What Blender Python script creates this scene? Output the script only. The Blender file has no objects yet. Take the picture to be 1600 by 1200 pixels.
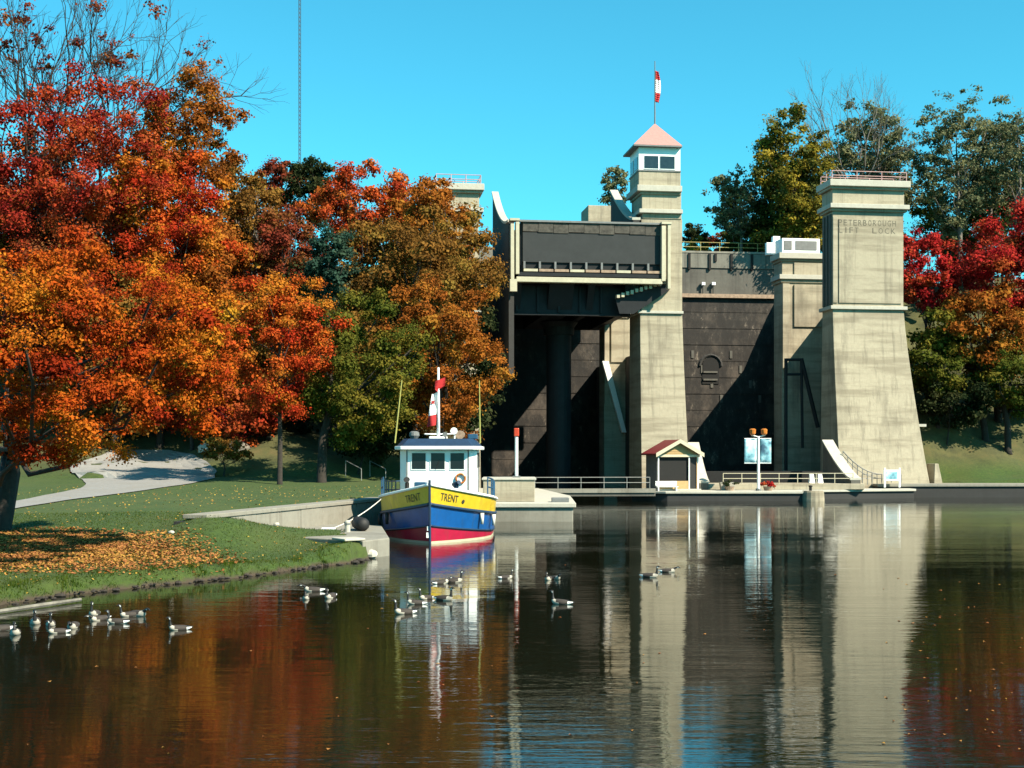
import bpy, math, random
import numpy as np

# ------------------------------------------------------------------ camera, sky, sun, exposure
scn = bpy.context.scene
COL = scn.collection
H, FPX, YH = 5.0, 2000.0, 710.0            # eye height (m), focal length and horizon row of a 1600 x 1200 frame
cam_d = bpy.data.cameras.new('camera')
cam_d.sensor_width = 36.0
cam_d.lens = FPX / 1600.0 * 36.0
cam_d.shift_y = (YH - 600.0) / 1600.0
cam_d.clip_start = 0.5
cam_d.clip_end = 8000.0
cam = bpy.data.objects.new('camera', cam_d)
COL.objects.link(cam)
cam.location = (0, 0, H)
cam.rotation_euler = (math.radians(90), 0, 0)
scn.camera = cam

SUN = np.array([0.95, -0.74, 1.06]); SUN = SUN / np.linalg.norm(SUN)
SUN_EL = math.asin(SUN[2]); SUN_AZ = math.atan2(SUN[0], SUN[1])
world = bpy.data.worlds.new('World'); scn.world = world
world.use_nodes = True
nt = world.node_tree; nt.nodes.clear()
sky = nt.nodes.new('ShaderNodeTexSky'); sky.sky_type = 'NISHITA'; sky.sun_disc = False
sky.sun_elevation = SUN_EL; sky.sun_rotation = SUN_AZ
sky.air_density = 1.0; sky.dust_density = 0.3; sky.ozone_density = 1.0
tint = nt.nodes.new('ShaderNodeMix'); tint.data_type = 'RGBA'; tint.blend_type = 'MULTIPLY'
tint.inputs[0].default_value = 1.0
tint.inputs[7].default_value = (0.28, 1.20, 1.19, 1)
bg = nt.nodes.new('ShaderNodeBackground'); bg.inputs[1].default_value = 0.074
wo = nt.nodes.new('ShaderNodeOutputWorld')
nt.links.new(sky.outputs[0], tint.inputs[6]); nt.links.new(tint.outputs[2], bg.inputs[0]); nt.links.new(bg.outputs[0], wo.inputs[0])

sl = bpy.data.lights.new('sun', 'SUN'); sl.energy = 5.0; sl.angle = math.radians(0.5); sl.color = (1.0, 0.89, 0.70)
so = bpy.data.objects.new('sun', sl); COL.objects.link(so)
so.rotation_euler = (math.pi / 2 - SUN_EL, 0, math.atan2(SUN[1], SUN[0]) + math.pi / 2)
so.location = (60, -60, 80)

vs = scn.view_settings
scn.display_settings.display_device = 'sRGB'
vs.view_transform = 'Standard'; vs.look = 'None'; vs.exposure = 1.25; vs.gamma = 1.0; vs.use_curve_mapping = False
scn.render.engine = 'CYCLES'
scn.cycles.max_bounces = 6; scn.cycles.diffuse_bounces = 2; scn.cycles.glossy_bounces = 3
scn.cycles.transparent_max_bounces = 6; scn.cycles.transmission_bounces = 2
scn.cycles.use_denoising = True
scn.cycles.caustics_reflective = False; scn.cycles.caustics_refractive = False

R = np.random.RandomState(7)
rnd = random.Random(5)

# ------------------------------------------------------------------ helpers
def P(px, py, d):                       # a point of the place seen at pixel (px, py), d metres away
    return np.array([(px - 800) / FPX * d, d, H + (YH - py) / FPX * d])
def G(px, py, z=0.0):                   # the point seen at a pixel on the level z
    d = (H - z) * FPX / (py - YH)
    return P(px, py, d)

def tag(o, label=None, cat=None, group=None, kind=None):
    if label: o['label'] = label
    if cat: o['category'] = cat
    if group: o['group'] = group
    if kind: o['kind'] = kind
    return o
def empty(name, loc=(0, 0, 0), rz=0.0, label=None, cat=None, group=None):
    o = bpy.data.objects.new(name, None); COL.objects.link(o)
    o.location = loc; o.rotation_euler = (0, 0, rz); o.empty_display_size = 0.3
    return tag(o, label, cat, group)

class MB:                               # collects shapes, links them as ONE mesh object
    def __init__(self, xf=None):
        self.v = []; self.f = []; self.m = []; self.xf = xf; self.mi = 0
    def add(self, vs_, fs_):
        n = len(self.v)
        for p in vs_:
            p = self.xf(p) if self.xf else p
            self.v.append((float(p[0]), float(p[1]), float(p[2])))
        for f in fs_:
            self.f.append(tuple(i + n for i in f)); self.m.append(self.mi)
        return self
    def box(self, x0, x1, y0, y1, z0, z1):
        return self.add([(x0, y0, z0), (x1, y0, z0), (x1, y1, z0), (x0, y1, z0), (x0, y0, z1), (x1, y0, z1), (x1, y1, z1), (x0, y1, z1)],
                        [(0, 3, 2, 1), (4, 5, 6, 7), (0, 1, 5, 4), (1, 2, 6, 5), (2, 3, 7, 6), (3, 0, 4, 7)])
    def rings(self, rr, cap=True):      # loft through rings with equal counts
        n = len(rr[0]); vv = [p for r in rr for p in r]; ff = []
        for k in range(len(rr) - 1):
            for i in range(n):
                j = (i + 1) % n
                ff.append((k * n + i, k * n + j, (k + 1) * n + j, (k + 1) * n + i))
        if cap:
            ff.append(tuple(range(n - 1, -1, -1))); ff.append(tuple((len(rr) - 1) * n + i for i in range(n)))
        return self.add(vv, ff)
    def loft(self, lv):                 # levels (z, x0, x1, y0, y1)
        return self.rings([[(a, c, z), (b, c, z), (b, d, z), (a, d, z)] for z, a, b, c, d in lv])
    def prism(self, poly, z0, z1):
        return self.rings([[(x, y, z0) for x, y in poly], [(x, y, z1) for x, y in poly]])
    def tube(self, pts, rad, n=6):
        pts = [np.array(p, float) for p in pts]; rr = []
        if not hasattr(rad, '__len__'): rad = [rad] * len(pts)
        for k, p in enumerate(pts):
            t = pts[min(k + 1, len(pts) - 1)] - pts[max(k - 1, 0)]
            t = t / (np.linalg.norm(t) + 1e-9)
            a = np.cross(t, (0, 0, 1) if abs(t[2]) < 0.9 else (1, 0, 0)); a /= np.linalg.norm(a); b = np.cross(t, a)
            rr.append([p + rad[k] * (math.cos(2 * math.pi * i / n) * a + math.sin(2 * math.pi * i / n) * b) for i in range(n)])
        return self.rings(rr)
    def ball(self, c, r, n=10, m=6):
        if not hasattr(r, '__len__'): r = (r, r, r)
        rr = []
        for k in range(m + 1):
            th = math.pi * (0.02 + 0.96 * k / m)
            rr.append([(c[0] + r[0] * math.sin(th) * math.cos(2 * math.pi * i / n), c[1] + r[1] * math.sin(th) * math.sin(2 * math.pi * i / n), c[2] - r[2] * math.cos(th)) for i in range(n)])
        return self.rings(rr)
    def sheet(self, grid):              # grid[r][c] of points
        h, w = len(grid), len(grid[0])
        return self.add([p for r in grid for p in r], [(r * w + c, r * w + c + 1, (r + 1) * w + c + 1, (r + 1) * w + c) for r in range(h - 1) for c in range(w - 1)])
    def build(self, name, mats, parent=None, smooth=False, bevel=0.0, rel=True):
        me = bpy.data.meshes.new(name)
        v = self.v
        if parent is not None and rel:  # points were given in world space under an unrotated thing
            L = parent.location
            v = [(x - L.x, y - L.y, z - L.z) for x, y, z in v]
        me.from_pydata(v, [], self.f); 
        if not isinstance(mats, (list, tuple)): mats = [mats]
        for m in mats: me.materials.append(m)
        if len(mats) > 1: me.polygons.foreach_set('material_index', self.m)
        if smooth: me.polygons.foreach_set('use_smooth', [True] * len(self.f))
        me.update()
        o = bpy.data.objects.new(name, me); COL.objects.link(o)
        if parent is not None: o.parent = parent
        if bevel:
            b = o.modifiers.new('bevel', 'BEVEL'); b.width = bevel; b.segments = 2; b.limit_method = 'ANGLE'
        return o

def np_mesh(name, verts, quads, mat, parent=None, tint_=None, tris=False):
    me = bpy.data.meshes.new(name)
    nv, nf = len(verts), len(quads); k = quads.shape[1]
    me.vertices.add(nv); me.vertices.foreach_set('co', verts.astype(np.float32).ravel())
    me.loops.add(nf * k); me.loops.foreach_set('vertex_index', quads.astype(np.int32).ravel())
    me.polygons.add(nf); me.polygons.foreach_set('loop_start', np.arange(0, nf * k, k, dtype=np.int32))
    if tint_ is not None:
        a = me.attributes.new('tint', 'FLOAT', 'FACE'); a.data.foreach_set('value', tint_.astype(np.float32))
    me.materials.append(mat); me.update(calc_edges=True)
    o = bpy.data.objects.new(name, me); COL.objects.link(o)
    if parent is not None: o.parent = parent
    return o

def copy_thing(o, loc, rz=None, label=None):
    c = o.copy(); COL.objects.link(c); c.location = loc
    if rz is not None: c.rotation_euler = (0, 0, rz)
    if label: c['label'] = label
    for ch in list(o.children):
        d = ch.copy(); COL.objects.link(d); d.parent = c
        for g in ch.children:
            e = g.copy(); COL.objects.link(e); e.parent = d
    return c

def text_pts(s, size_w, size_h):        # flat letter outline mesh scaled into size_w x size_h
    cu = bpy.data.curves.new('lettering', 'FONT'); cu.body = s; cu.resolution_u = 3
    ob = bpy.data.objects.new('lettering', cu); COL.objects.link(ob)
    bpy.context.view_layer.update()
    me = bpy.data.meshes.new_from_object(ob.evaluated_get(bpy.context.evaluated_depsgraph_get()))
    v = np.array([p.co[:] for p in me.vertices]); f = [tuple(p.vertices) for p in me.polygons]
    COL.objects.unlink(ob); bpy.data.objects.remove(ob); bpy.data.curves.remove(cu); bpy.data.meshes.remove(me)
    mn, mx = v.min(0), v.max(0)
    v = (v - mn) / np.maximum(mx - mn, 1e-6)
    return [(a * size_w, b * size_h) for a, b, _ in v], f

# ------------------------------------------------------------------ materials
def nodes(name):
    m = bpy.data.materials.new(name); m.use_nodes = True
    n = m.node_tree; b = n.nodes['Principled BSDF']
    return m, n, b
def N(n, t, **k):
    x = n.nodes.new(t)
    for a, v in k.items(): setattr(x, a, v)
    return x
def coords(n, scale, obj=False):
    tc = N(n, 'ShaderNodeTexCoord') if obj else N(n, 'ShaderNodeNewGeometry')
    mp = N(n, 'ShaderNodeMapping'); mp.inputs['Scale'].default_value = scale
    n.links.new(tc.outputs['Object' if obj else 'Position'], mp.inputs[0]); return mp.outputs[0]
def noise(n, vec, scale=1.0, detail=5, rough=0.6):
    t = N(n, 'ShaderNodeTexNoise'); t.inputs['Scale'].default_value = scale; t.inputs['Detail'].default_value = detail; t.inputs['Roughness'].default_value = rough
    n.links.new(vec, t.inputs['Vector']); return t.outputs['Fac']
def ramp(n, fac, stops):
    r = N(n, 'ShaderNodeValToRGB'); e = r.color_ramp.elements
    while len(e) < len(stops): e.new(0.5)
    for i, (p, c) in enumerate(stops):
        e[i].position = p; e[i].color = (*c, 1) if len(c) == 3 else c
    n.links.new(fac, r.inputs[0]); return r.outputs[0]
def mix(n, fac, a, b, mode='MIX'):
    m = N(n, 'ShaderNodeMix', data_type='RGBA', blend_type=mode)
    for s, v in ((0, fac), (6, a), (7, b)):
        if isinstance(v, (int, float)): m.inputs[s].default_value = v
        elif isinstance(v, tuple): m.inputs[s].default_value = (*v, 1)
        else: n.links.new(v, m.inputs[s])
    return m.outputs[2]
def bump(n, b, h, strength=0.3, dist=0.05):
    u = N(n, 'ShaderNodeBump'); u.inputs['Strength'].default_value = strength; u.inputs['Distance'].default_value = dist
    n.links.new(h, u.inputs['Height']); n.links.new(u.outputs[0], b.inputs['Normal'])

AL = 0.62
def plain(name, col, rough=0.6, metal=0.0, var=0.25, scale=2.5):
    if 'white' not in name: col = tuple(c * AL for c in col)
    m, n, b = nodes(name)
    f = noise(n, coords(n, (1, 1, 1)), scale, 7, 0.68)
    lo = tuple(c * (1 - var) for c in col); hi = tuple(min(1, c * (1 + var * 0.6)) for c in col)
    n.links.new(ramp(n, f, [(0.3, lo), (0.7, hi)]), b.inputs['Base Color'])
    b.inputs['Roughness'].default_value = rough; b.inputs['Metallic'].default_value = metal
    bump(n, b, f, 0.15, 0.02)
    return m

def concrete(name, col, dark, streak=0.5, band=0.5, dirt=0.45):
    col = tuple(c * AL for c in col); dark = tuple(c * AL for c in dark)
    m, n, b = nodes(name)
    pours = noise(n, coords(n, (0.10, 0.10, 1.0)), 1.0, 6, 0.62)          # pour lifts
    runs = noise(n, coords(n, (1.7, 1.7, 0.055)), 1.0, 6, 0.72)            # water runs
    fine = noise(n, coords(n, (1, 1, 1)), 2.4, 8, 0.7)
    big = noise(n, coords(n, (0.26, 0.26, 0.10)), 1.0, 5, 0.6)
    c = mix(n, ramp(n, fine, [(0.3, (0, 0, 0)), (0.75, (1, 1, 1))]), tuple(x * 0.86 for x in col), tuple(min(1, x * 1.07) for x in col))
    fp = N(n, 'ShaderNodeMath', operation='MULTIPLY'); fp.inputs[1].default_value = band
    n.links.new(ramp(n, pours, [(0.47, (0, 0, 0)), (0.62, (1, 1, 1))]), fp.inputs[0])
    c = mix(n, fp.outputs[0], c, tuple(x * k for x, k in zip(col, (0.62, 0.60, 0.58))))
    fr = N(n, 'ShaderNodeMath', operation='MULTIPLY'); fr.inputs[1].default_value = streak
    n.links.new(ramp(n, runs, [(0.52, (0, 0, 0)), (0.75, (1, 1, 1))]), fr.inputs[0])
    c = mix(n, fr.outputs[0], c, dark)
    fd = N(n, 'ShaderNodeMath', operation='MULTIPLY'); fd.inputs[1].default_value = dirt
    n.links.new(ramp(n, big, [(0.54, (0, 0, 0)), (0.68, (1, 1, 1))]), fd.inputs[0])
    c = mix(n, fd.outputs[0], c, dark)
    n.links.new(c, b.inputs['Base Color']); b.inputs['Roughness'].default_value = 0.9
    bump(n, b, fine, 0.35, 0.06)
    return m

def leafmat(name, cols, trans=0.3):
    lum = lambda k: (.78 if k[0] > 2.0 * k[1] else .72 if k[0] > 1.3 * k[1] else .66)
    cols = [tuple(c * lum(k) for c in k) for k in cols]
    m = bpy.data.materials.new(name); m.use_nodes = True; n = m.node_tree; n.nodes.clear()
    at = N(n, 'ShaderNodeAttribute', attribute_name='tint')
    f = noise(n, coords(n, (1, 1, 1)), 0.30, 4, 0.6)
    a = N(n, 'ShaderNodeMath', operation='MULTIPLY_ADD'); a.inputs[1].default_value = 1.5; a.inputs[2].default_value = -0.48
    n.links.new(f, a.inputs[0])
    s = N(n, 'ShaderNodeMath', operation='MULTIPLY_ADD'); s.inputs[1].default_value = 0.72
    n.links.new(at.outputs['Fac'], s.inputs[0]); n.links.new(a.outputs[0], s.inputs[2])
    k = len(cols)
    c = ramp(n, s.outputs[0], [(0.12 + 0.8 * i / (k - 1), col) for i, col in enumerate(cols)])
    d = N(n, 'ShaderNodeBsdfDiffuse'); t = N(n, 'ShaderNodeBsdfTranslucent'); mx = N(n, 'ShaderNodeMixShader'); o = N(n, 'ShaderNodeOutputMaterial')
    mx.inputs[0].default_value = trans
    n.links.new(c, d.inputs[0]); n.links.new(c, t.inputs[0]); n.links.new(d.outputs[0], mx.inputs[1]); n.links.new(t.outputs[0], mx.inputs[2]); n.links.new(mx.outputs[0], o.inputs[0])
    return m

M = {}
M['concrete'] = concrete('pale_concrete', (0.56, 0.49, 0.36), (0.17, 0.145, 0.105), 0.75, 0.85, 0.6)
M['coping'] = concrete('coping_concrete', (0.66, 0.63, 0.54), (0.36, 0.32, 0.25), 0.3, 0.0, 0.2)
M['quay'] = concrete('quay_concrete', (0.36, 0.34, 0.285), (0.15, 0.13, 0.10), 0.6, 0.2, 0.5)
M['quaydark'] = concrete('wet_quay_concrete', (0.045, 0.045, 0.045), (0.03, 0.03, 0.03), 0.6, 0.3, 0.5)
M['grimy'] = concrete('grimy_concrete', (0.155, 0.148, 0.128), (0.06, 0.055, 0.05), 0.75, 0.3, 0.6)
M['steel'] = plain('dark_steel', (0.030, 0.032, 0.035), 0.55, 0.0, 0.25, 1.2)
M['plate'] = plain('gate_plate', (0.058, 0.062, 0.064), 0.6, 0.0, 0.15, 0.8)
M['girder'] = plain('girder_steel', (0.030, 0.033, 0.037), 0.6, 0.0, 0.25, 1.0)
M['cream'] = plain('cream_steel', (0.66, 0.61, 0.44), 0.6, 0.0, 0.18, 1.5)
M['white'] = plain('white_paint', (0.78, 0.79, 0.78), 0.45, 0.0, 0.08)
M['brightwhite'] = plain('boat_white_paint', (0.80, 0.82, 0.82), 0.35, 0.0, 0.06)
M['greyrail'] = plain('galvanised_rail', (0.34, 0.34, 0.32), 0.5, 0.2, 0.2)
M['yellowrail'] = plain('yellow_rail', (0.50, 0.40, 0.12), 0.5, 0.0, 0.25)
M['pinkrail'] = plain('faded_red_rail', (0.72, 0.42, 0.40), 0.5, 0.0, 0.2)
M['pinkroof'] = plain('faded_red_roof', (0.68, 0.29, 0.26), 0.6, 0.0, 0.15, 4)
M['redroof'] = plain('red_roof', (0.30, 0.02, 0.03), 0.5, 0.0, 0.25, 4)
M['tan'] = plain('tan_siding', (0.62, 0.40, 0.17), 0.7, 0.0, 0.15, 4)
M['trimcream'] = plain('cream_trim', (0.75, 0.67, 0.48), 0.6, 0.0, 0.1)
M['glass'] = plain('dark_window_glass', (0.012, 0.012, 0.013), 0.35, 0.0, 0.3)
M['glassblue'] = plain('cabin_window_glass', (0.03, 0.05, 0.06), 0.05, 0.0, 0.3)
M['black'] = plain('black_rubber', (0.012, 0.012, 0.012), 0.7)
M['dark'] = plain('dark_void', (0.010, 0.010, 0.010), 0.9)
M['hullyellow'] = plain('yellow_hull_paint', (0.80, 0.58, 0.03), 0.35, 0.0, 0.10, 1.5)
M['hullblue'] = plain('blue_hull_paint', (0.006, 0.105, 0.36), 0.3, 0.0, 0.2, 1.2)
M['hullred'] = plain('red_hull_paint', (0.46, 0.006, 0.045), 0.4, 0.0, 0.25, 1.5)
M['bluerail'] = plain('blue_rail_paint', (0.03, 0.11, 0.22), 0.4)
M['navy'] = plain('navy_deck_paint', (0.012, 0.045, 0.11), 0.5)
M['letter'] = plain('dark_lettering', (0.05, 0.045, 0.03), 0.7)
M['carved'] = plain('carved_letter_shadow', (0.16, 0.145, 0.11), 0.95)
M['orange'] = plain('orange_lamp', (0.80, 0.25, 0.03), 0.4)
M['redlamp'] = plain('red_lamp', (0.75, 0.07, 0.02), 0.4)
M['flagred'] = plain('flag_red', (0.60, 0.015, 0.02), 0.8, 0, 0.1)
M['flagwhite'] = plain('flag_white', (0.80, 0.78, 0.76), 0.8, 0, 0.05)
M['rope'] = plain('white_rope', (0.62, 0.60, 0.54), 0.9)
M['aerial'] = plain('yellow_aerial', (0.55, 0.52, 0.14), 0.5)
M['bark'] = plain('grey_brown_bark', (0.045, 0.035, 0.028), 0.95, 0, 0.5, 6)
M['palebark'] = plain('pale_bark', (0.24, 0.21, 0.18), 0.95, 0, 0.4, 6)
M['stone'] = plain('field_stone', (0.26, 0.24, 0.20), 0.9, 0, 0.45, 3)
M['rusty'] = plain('rusty_timber_strip', (0.10, 0.090, 0.075), .9, 0, .6, 2.2)
M['weatherband'] = concrete('weathered_band', (0.27, 0.26, 0.22), (0.07, 0.065, 0.055), 0.85, 0.3, 0.5)
M['pitshade'] = concrete('pit_shade_concrete', (0.055, 0.052, 0.050), (0.015, 0.014, 0.014), 0.7, 0.3, 0.5)  # shade of the pits and wing flanks put into the colour
for k_ in ('plate', 'steel', 'girder', 'slime'):
    if k_ in M: M[k_].node_tree.nodes['Principled BSDF'].inputs['Specular IOR Level'].default_value = .12
M['wood'] = plain('weathered_plank', (0.48, 0.34, 0.24), 0.85, 0, 0.45, 3)
M['mast'] = plain('mast_steel', (0.05, 0.055, 0.065), 0.6)
M['leadpaint'] = plain('grey_lead_paint', (0.22, 0.23, 0.23), 0.6)

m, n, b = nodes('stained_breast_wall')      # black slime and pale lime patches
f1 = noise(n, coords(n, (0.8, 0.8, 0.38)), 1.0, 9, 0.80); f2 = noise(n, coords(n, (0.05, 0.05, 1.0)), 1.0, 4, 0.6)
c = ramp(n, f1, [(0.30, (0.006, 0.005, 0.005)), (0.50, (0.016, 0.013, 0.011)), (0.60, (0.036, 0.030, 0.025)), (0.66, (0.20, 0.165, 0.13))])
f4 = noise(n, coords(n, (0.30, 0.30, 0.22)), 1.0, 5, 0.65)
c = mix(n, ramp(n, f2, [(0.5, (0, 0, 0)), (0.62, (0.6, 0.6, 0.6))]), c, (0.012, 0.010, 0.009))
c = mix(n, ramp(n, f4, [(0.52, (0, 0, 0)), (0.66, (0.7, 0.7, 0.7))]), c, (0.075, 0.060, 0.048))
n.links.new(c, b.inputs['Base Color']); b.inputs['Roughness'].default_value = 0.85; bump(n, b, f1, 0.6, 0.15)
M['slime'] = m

def hullpaint(name, col, rust):
    m, n, b = nodes(name)
    f1 = noise(n, coords(n, (1.6, 1.6, .22)), 1.6, 7, .7); f2 = noise(n, coords(n, (1, 1, 1)), 1.1, 6, .65)
    c = ramp(n, f2, [(.3, tuple(x * .72 for x in col)), (.7, col)])
    fr = N(n, 'ShaderNodeMath', operation='MULTIPLY'); fr.inputs[1].default_value = .65
    n.links.new(ramp(n, f1, [(.55, (0, 0, 0)), (.72, (1, 1, 1))]), fr.inputs[0])
    n.links.new(mix(n, fr.outputs[0], c, rust), b.inputs['Base Color']); b.inputs['Roughness'].default_value = .38
    bump(n, b, f2, .12, .05); return m
M['hullyellow'] = hullpaint('weathered_yellow_hull', (.62, .42, .02), (.28, .16, .03))
M['hullblue'] = hullpaint('weathered_blue_hull', (.004, .075, .27), (.02, .05, .11))
M['hullred'] = hullpaint('weathered_red_hull', (.36, .005, .035), (.20, .03, .03))

m, n, b = nodes('banner_print')
f1 = noise(n, coords(n, (1, 1, 1)), 0.75, 5, 0.55)
n.links.new(ramp(n, f1, [(0.34, (0.04, 0.10, 0.16)), (0.46, (0.16, 0.38, 0.46)), (0.58, (0.50, 0.72, 0.78)), (0.75, (0.70, 0.82, 0.84))]), b.inputs['Base Color'])
b.inputs['Roughness'].default_value = 0.6
M['banner'] = m

m, n, b = nodes('gravel_path')
f1 = noise(n, coords(n, (1, 1, 1)), 3.0, 8, 0.75); f2 = noise(n, coords(n, (1, 1, 1)), 0.25, 3, 0.5)
c = ramp(n, f1, [(0.3, (0.16, 0.156, 0.15)), (0.7, (0.25, 0.245, 0.235))]); c = mix(n, ramp(n, f2, [(0.45, (0, 0, 0)), (0.7, (0.4, 0.4, 0.4))]), c, (0.17, 0.15, 0.12))
n.links.new(c, b.inputs['Base Color']); b.inputs['Roughness'].default_value = 0.95; bump(n, b, f1, 0.4, 0.05)
M['path'] = m

m, n, b = nodes('lawn')
f1 = noise(n, coords(n, (1, 1, 1)), 4.0, 9, 0.8); f2 = noise(n, coords(n, (1, 1, 1)), 0.16, 4, 0.6); f3 = noise(n, coords(n, (1, 1, 1)), 0.9, 5, 0.7)
c = ramp(n, f1, [(0.30, (0.008, 0.020, 0.002)), (0.52, (0.027, 0.056, 0.004)), (0.74, (0.060, 0.096, 0.009))])
c = mix(n, ramp(n, f2, [(0.42, (0, 0, 0)), (0.68, (0.55, 0.55, 0.55))]), c, (0.056, 0.070, 0.010))
c = mix(n, ramp(n, f3, [(0.62, (0, 0, 0)), (0.76, (0.6, 0.6, 0.6))]), c, (0.13, 0.08, 0.025))
wv = N(n, 'ShaderNodeNewGeometry'); sp = N(n, 'ShaderNodeSeparateXYZ'); n.links.new(wv.outputs['Position'], sp.inputs[0])
zn = N(n, 'ShaderNodeMath', operation='MULTIPLY_ADD'); zn.inputs[1].default_value = 0.5; n.links.new(f3, zn.inputs[0]); n.links.new(sp.outputs[2], zn.inputs[2])
c = mix(n, ramp(n, zn.outputs[0], [(0.30, (1, 1, 1)), (0.46, (0, 0, 0))]), c, (0.05, 0.036, 0.022))   # bare earth at the waterline
hi = N(n, 'ShaderNodeMapRange'); hi.inputs[1].default_value = 2.75; hi.inputs[2].default_value = 4.8; n.links.new(sp.outputs[2], hi.inputs[0])
dl = ramp(n, noise(n, coords(n, (1, 1, 1)), 0.5, 7, 0.7), [(0.3, (0.022, 0.024, 0.007)), (0.55, (0.058, 0.058, 0.016)), (0.75, (0.088, 0.066, 0.022))])   # dry grass and leaf litter up the slope
c = mix(n, hi.outputs[0], c, dl)
n.links.new(c, b.inputs['Base Color']); b.inputs['Roughness'].default_value = 0.95; bump(n, b, f1, 0.8, 0.08)
M['lawn'] = m

m, n, b = nodes('dark_canal_water')
g = N(n, 'ShaderNodeNewGeometry')
def wn(scale, detail, rough, s=1.0):
    mp = N(n, 'ShaderNodeMapping'); mp.inputs['Scale'].default_value = scale
    mp.inputs['Rotation'].default_value = (0, 0, math.radians(4)); n.links.new(g.outputs['Position'], mp.inputs[0])
    return noise(n, mp.outputs[0], s, detail, rough)
a1 = wn((0.50, 2.3, 1), 4, 0.58); a2 = wn((0.10, 0.28, 1), 2, 0.5); a3 = wn((0.04, 0.07, 1), 2, 0.5)
amp = ramp(n, a3, [(0.38, (0.25, 0.25, 0.25)), (0.62, (1, 1, 1))])
mu = N(n, 'ShaderNodeMath', operation='MULTIPLY'); n.links.new(a1, mu.inputs[0]); n.links.new(amp, mu.inputs[1])
ad = N(n, 'ShaderNodeMath', operation='MULTIPLY_ADD'); ad.inputs[1].default_value = 1.6; n.links.new(a2, ad.inputs[0]); n.links.new(mu.outputs[0], ad.inputs[2])
b.inputs['Base Color'].default_value = (0.007, 0.008, 0.004, 1); b.inputs['Roughness'].default_value = 0.03; b.inputs['IOR'].default_value = 1.75
bump(n, b, ad.outputs[0], 1.0, 0.016)
M['water'] = m

# ------------------------------------------------------------------ the land
OX, OY, ROT = 17.625, 150.0, math.radians(7.5)      # the lock's own axes: u to the right, v away, turned 7.5 degrees
CU, SU = math.cos(ROT), math.sin(ROT)
def lx(p):
    u, v, z = p
    return (OX + u * CU - v * SU, OY + u * SU + v * CU, z)
def L(px, py, v):                                   # lock coordinates of a pixel on the plane v
    dx, dz = (px - 800) / FPX, (YH - py) / FPX
    ov = -OX * SU + OY * CU
    t = (v + ov) / (-dx * SU + CU)
    x, y = dx * t - OX, t - OY
    return x * CU + y * SU, H + dz * t
def U(px, v): return L(px, 700, v)[0]
def Z(px, py, v): return L(px, py, v)[1]

UP = 31.0                                           # level of the upper canal bank
shore = [(-300, 8), (-60, 24), (-28, 37), (-20, 40.6), (-16.8, 42.0), (-15.9, 45.0), (-13.4, 48.8), (-10.5, 52.6), (-8.3, 57.2), (-7.15, 59.2), (-6.85, 61.2)]
wallA, wallB = np.array([-14.9, 60.8]), np.array([-8.6, 86.0])
lw = [lx((u, v, 0))[:2] for u, v in ((-24, -9), (-24, 35.5), (26.5, 35.5), (26.5, 3.5))]
poly = shore + [(-8.2, 64.0), (-9.6, 72), (-9.0, 85), (-6.5, 96.5), (-5.5, 110)] + lw + [(53.0, 154.0), (70, 153.5), (300, 165), (300, 4000), (-300, 4000)]
poly = np.array(poly)
def inside(x, y):
    r = np.zeros(x.shape, bool); n_ = len(poly)
    for i in range(n_):
        (x1, y1), (x2, y2) = poly[i], poly[(i + 1) % n_]
        c_ = ((y1 > y) != (y2 > y)); xi = (x2 - x1) * (y - y1) / (y2 - y1 + 1e-12) + x1
        r ^= c_ & (x < xi)
    return r
def shoredist(x, y):
    best = np.full(x.shape, 1e9)
    for (x1, y1), (x2, y2) in zip(shore[:-1], shore[1:]):
        dx, dy = x2 - x1, y2 - y1
        t = np.clip(((x - x1) * dx + (y - y1) * dy) / (dx * dx + dy * dy), 0, 1)
        best = np.minimum(best, np.hypot(x - x1 - t * dx, y - y1 - t * dy))
    return best
ctrl = []
for px, py, z in [(0, 930, .45), (150, 912, .45), (300, 895, .45), (430, 880, .45), (520, 864, .65), (545, 852, .95), (0, 870, .95), (200, 860, .95), (400, 850, .85), (480, 845, .75),
                  (0, 825, 1.5), (150, 822, 1.55), (300, 812, 1.9), (0, 790, 2.0), (200, 775, 2.2), (400, 788, 2.1), (300, 796, 2.0), (560, 778, 2.2), (100, 757, 2.5), (437, 759, 2.45), (560, 750, 2.6), (250, 742, 2.75)]:
    ctrl.append(list(G(px, py, z)[:2]) + [z])
ctrl += [[-120, 60, 3], [-120, 110, 5], [-60, 110, 3.6], [-30, 112, 3.0], [-5, 112, 2.6], [-5, 96, 2.3], [-80, 45, 1.5], [-32, 40, .6], [-9, 86, 2.1], [-14.9, 60.8, 2.0], [60, 110, 2]]
ctrl = np.array(ctrl)
def _k(d): return np.sqrt(d * d + 4.0)
_D = np.hypot(ctrl[:, None, 0] - ctrl[None, :, 0], ctrl[:, None, 1] - ctrl[None, :, 1])
_A = np.zeros((len(ctrl) + 1,) * 2); _A[:-1, :-1] = _k(_D) + 0.5 * np.eye(len(ctrl)) * 0; _A[-1, :-1] = 1; _A[:-1, -1] = 1
_w = np.linalg.solve(_A, np.append(ctrl[:, 2], 0))
def sstep(t): t = np.clip(t, 0, 1); return t * t * (3 - 2 * t)
def wave2(x, y): return (np.sin(x * .31 + y * .17) + np.sin(x * .13 - y * .23 + 1.7) + .6 * np.sin(x * .71 + 2.1) * np.sin(y * .63))
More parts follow.
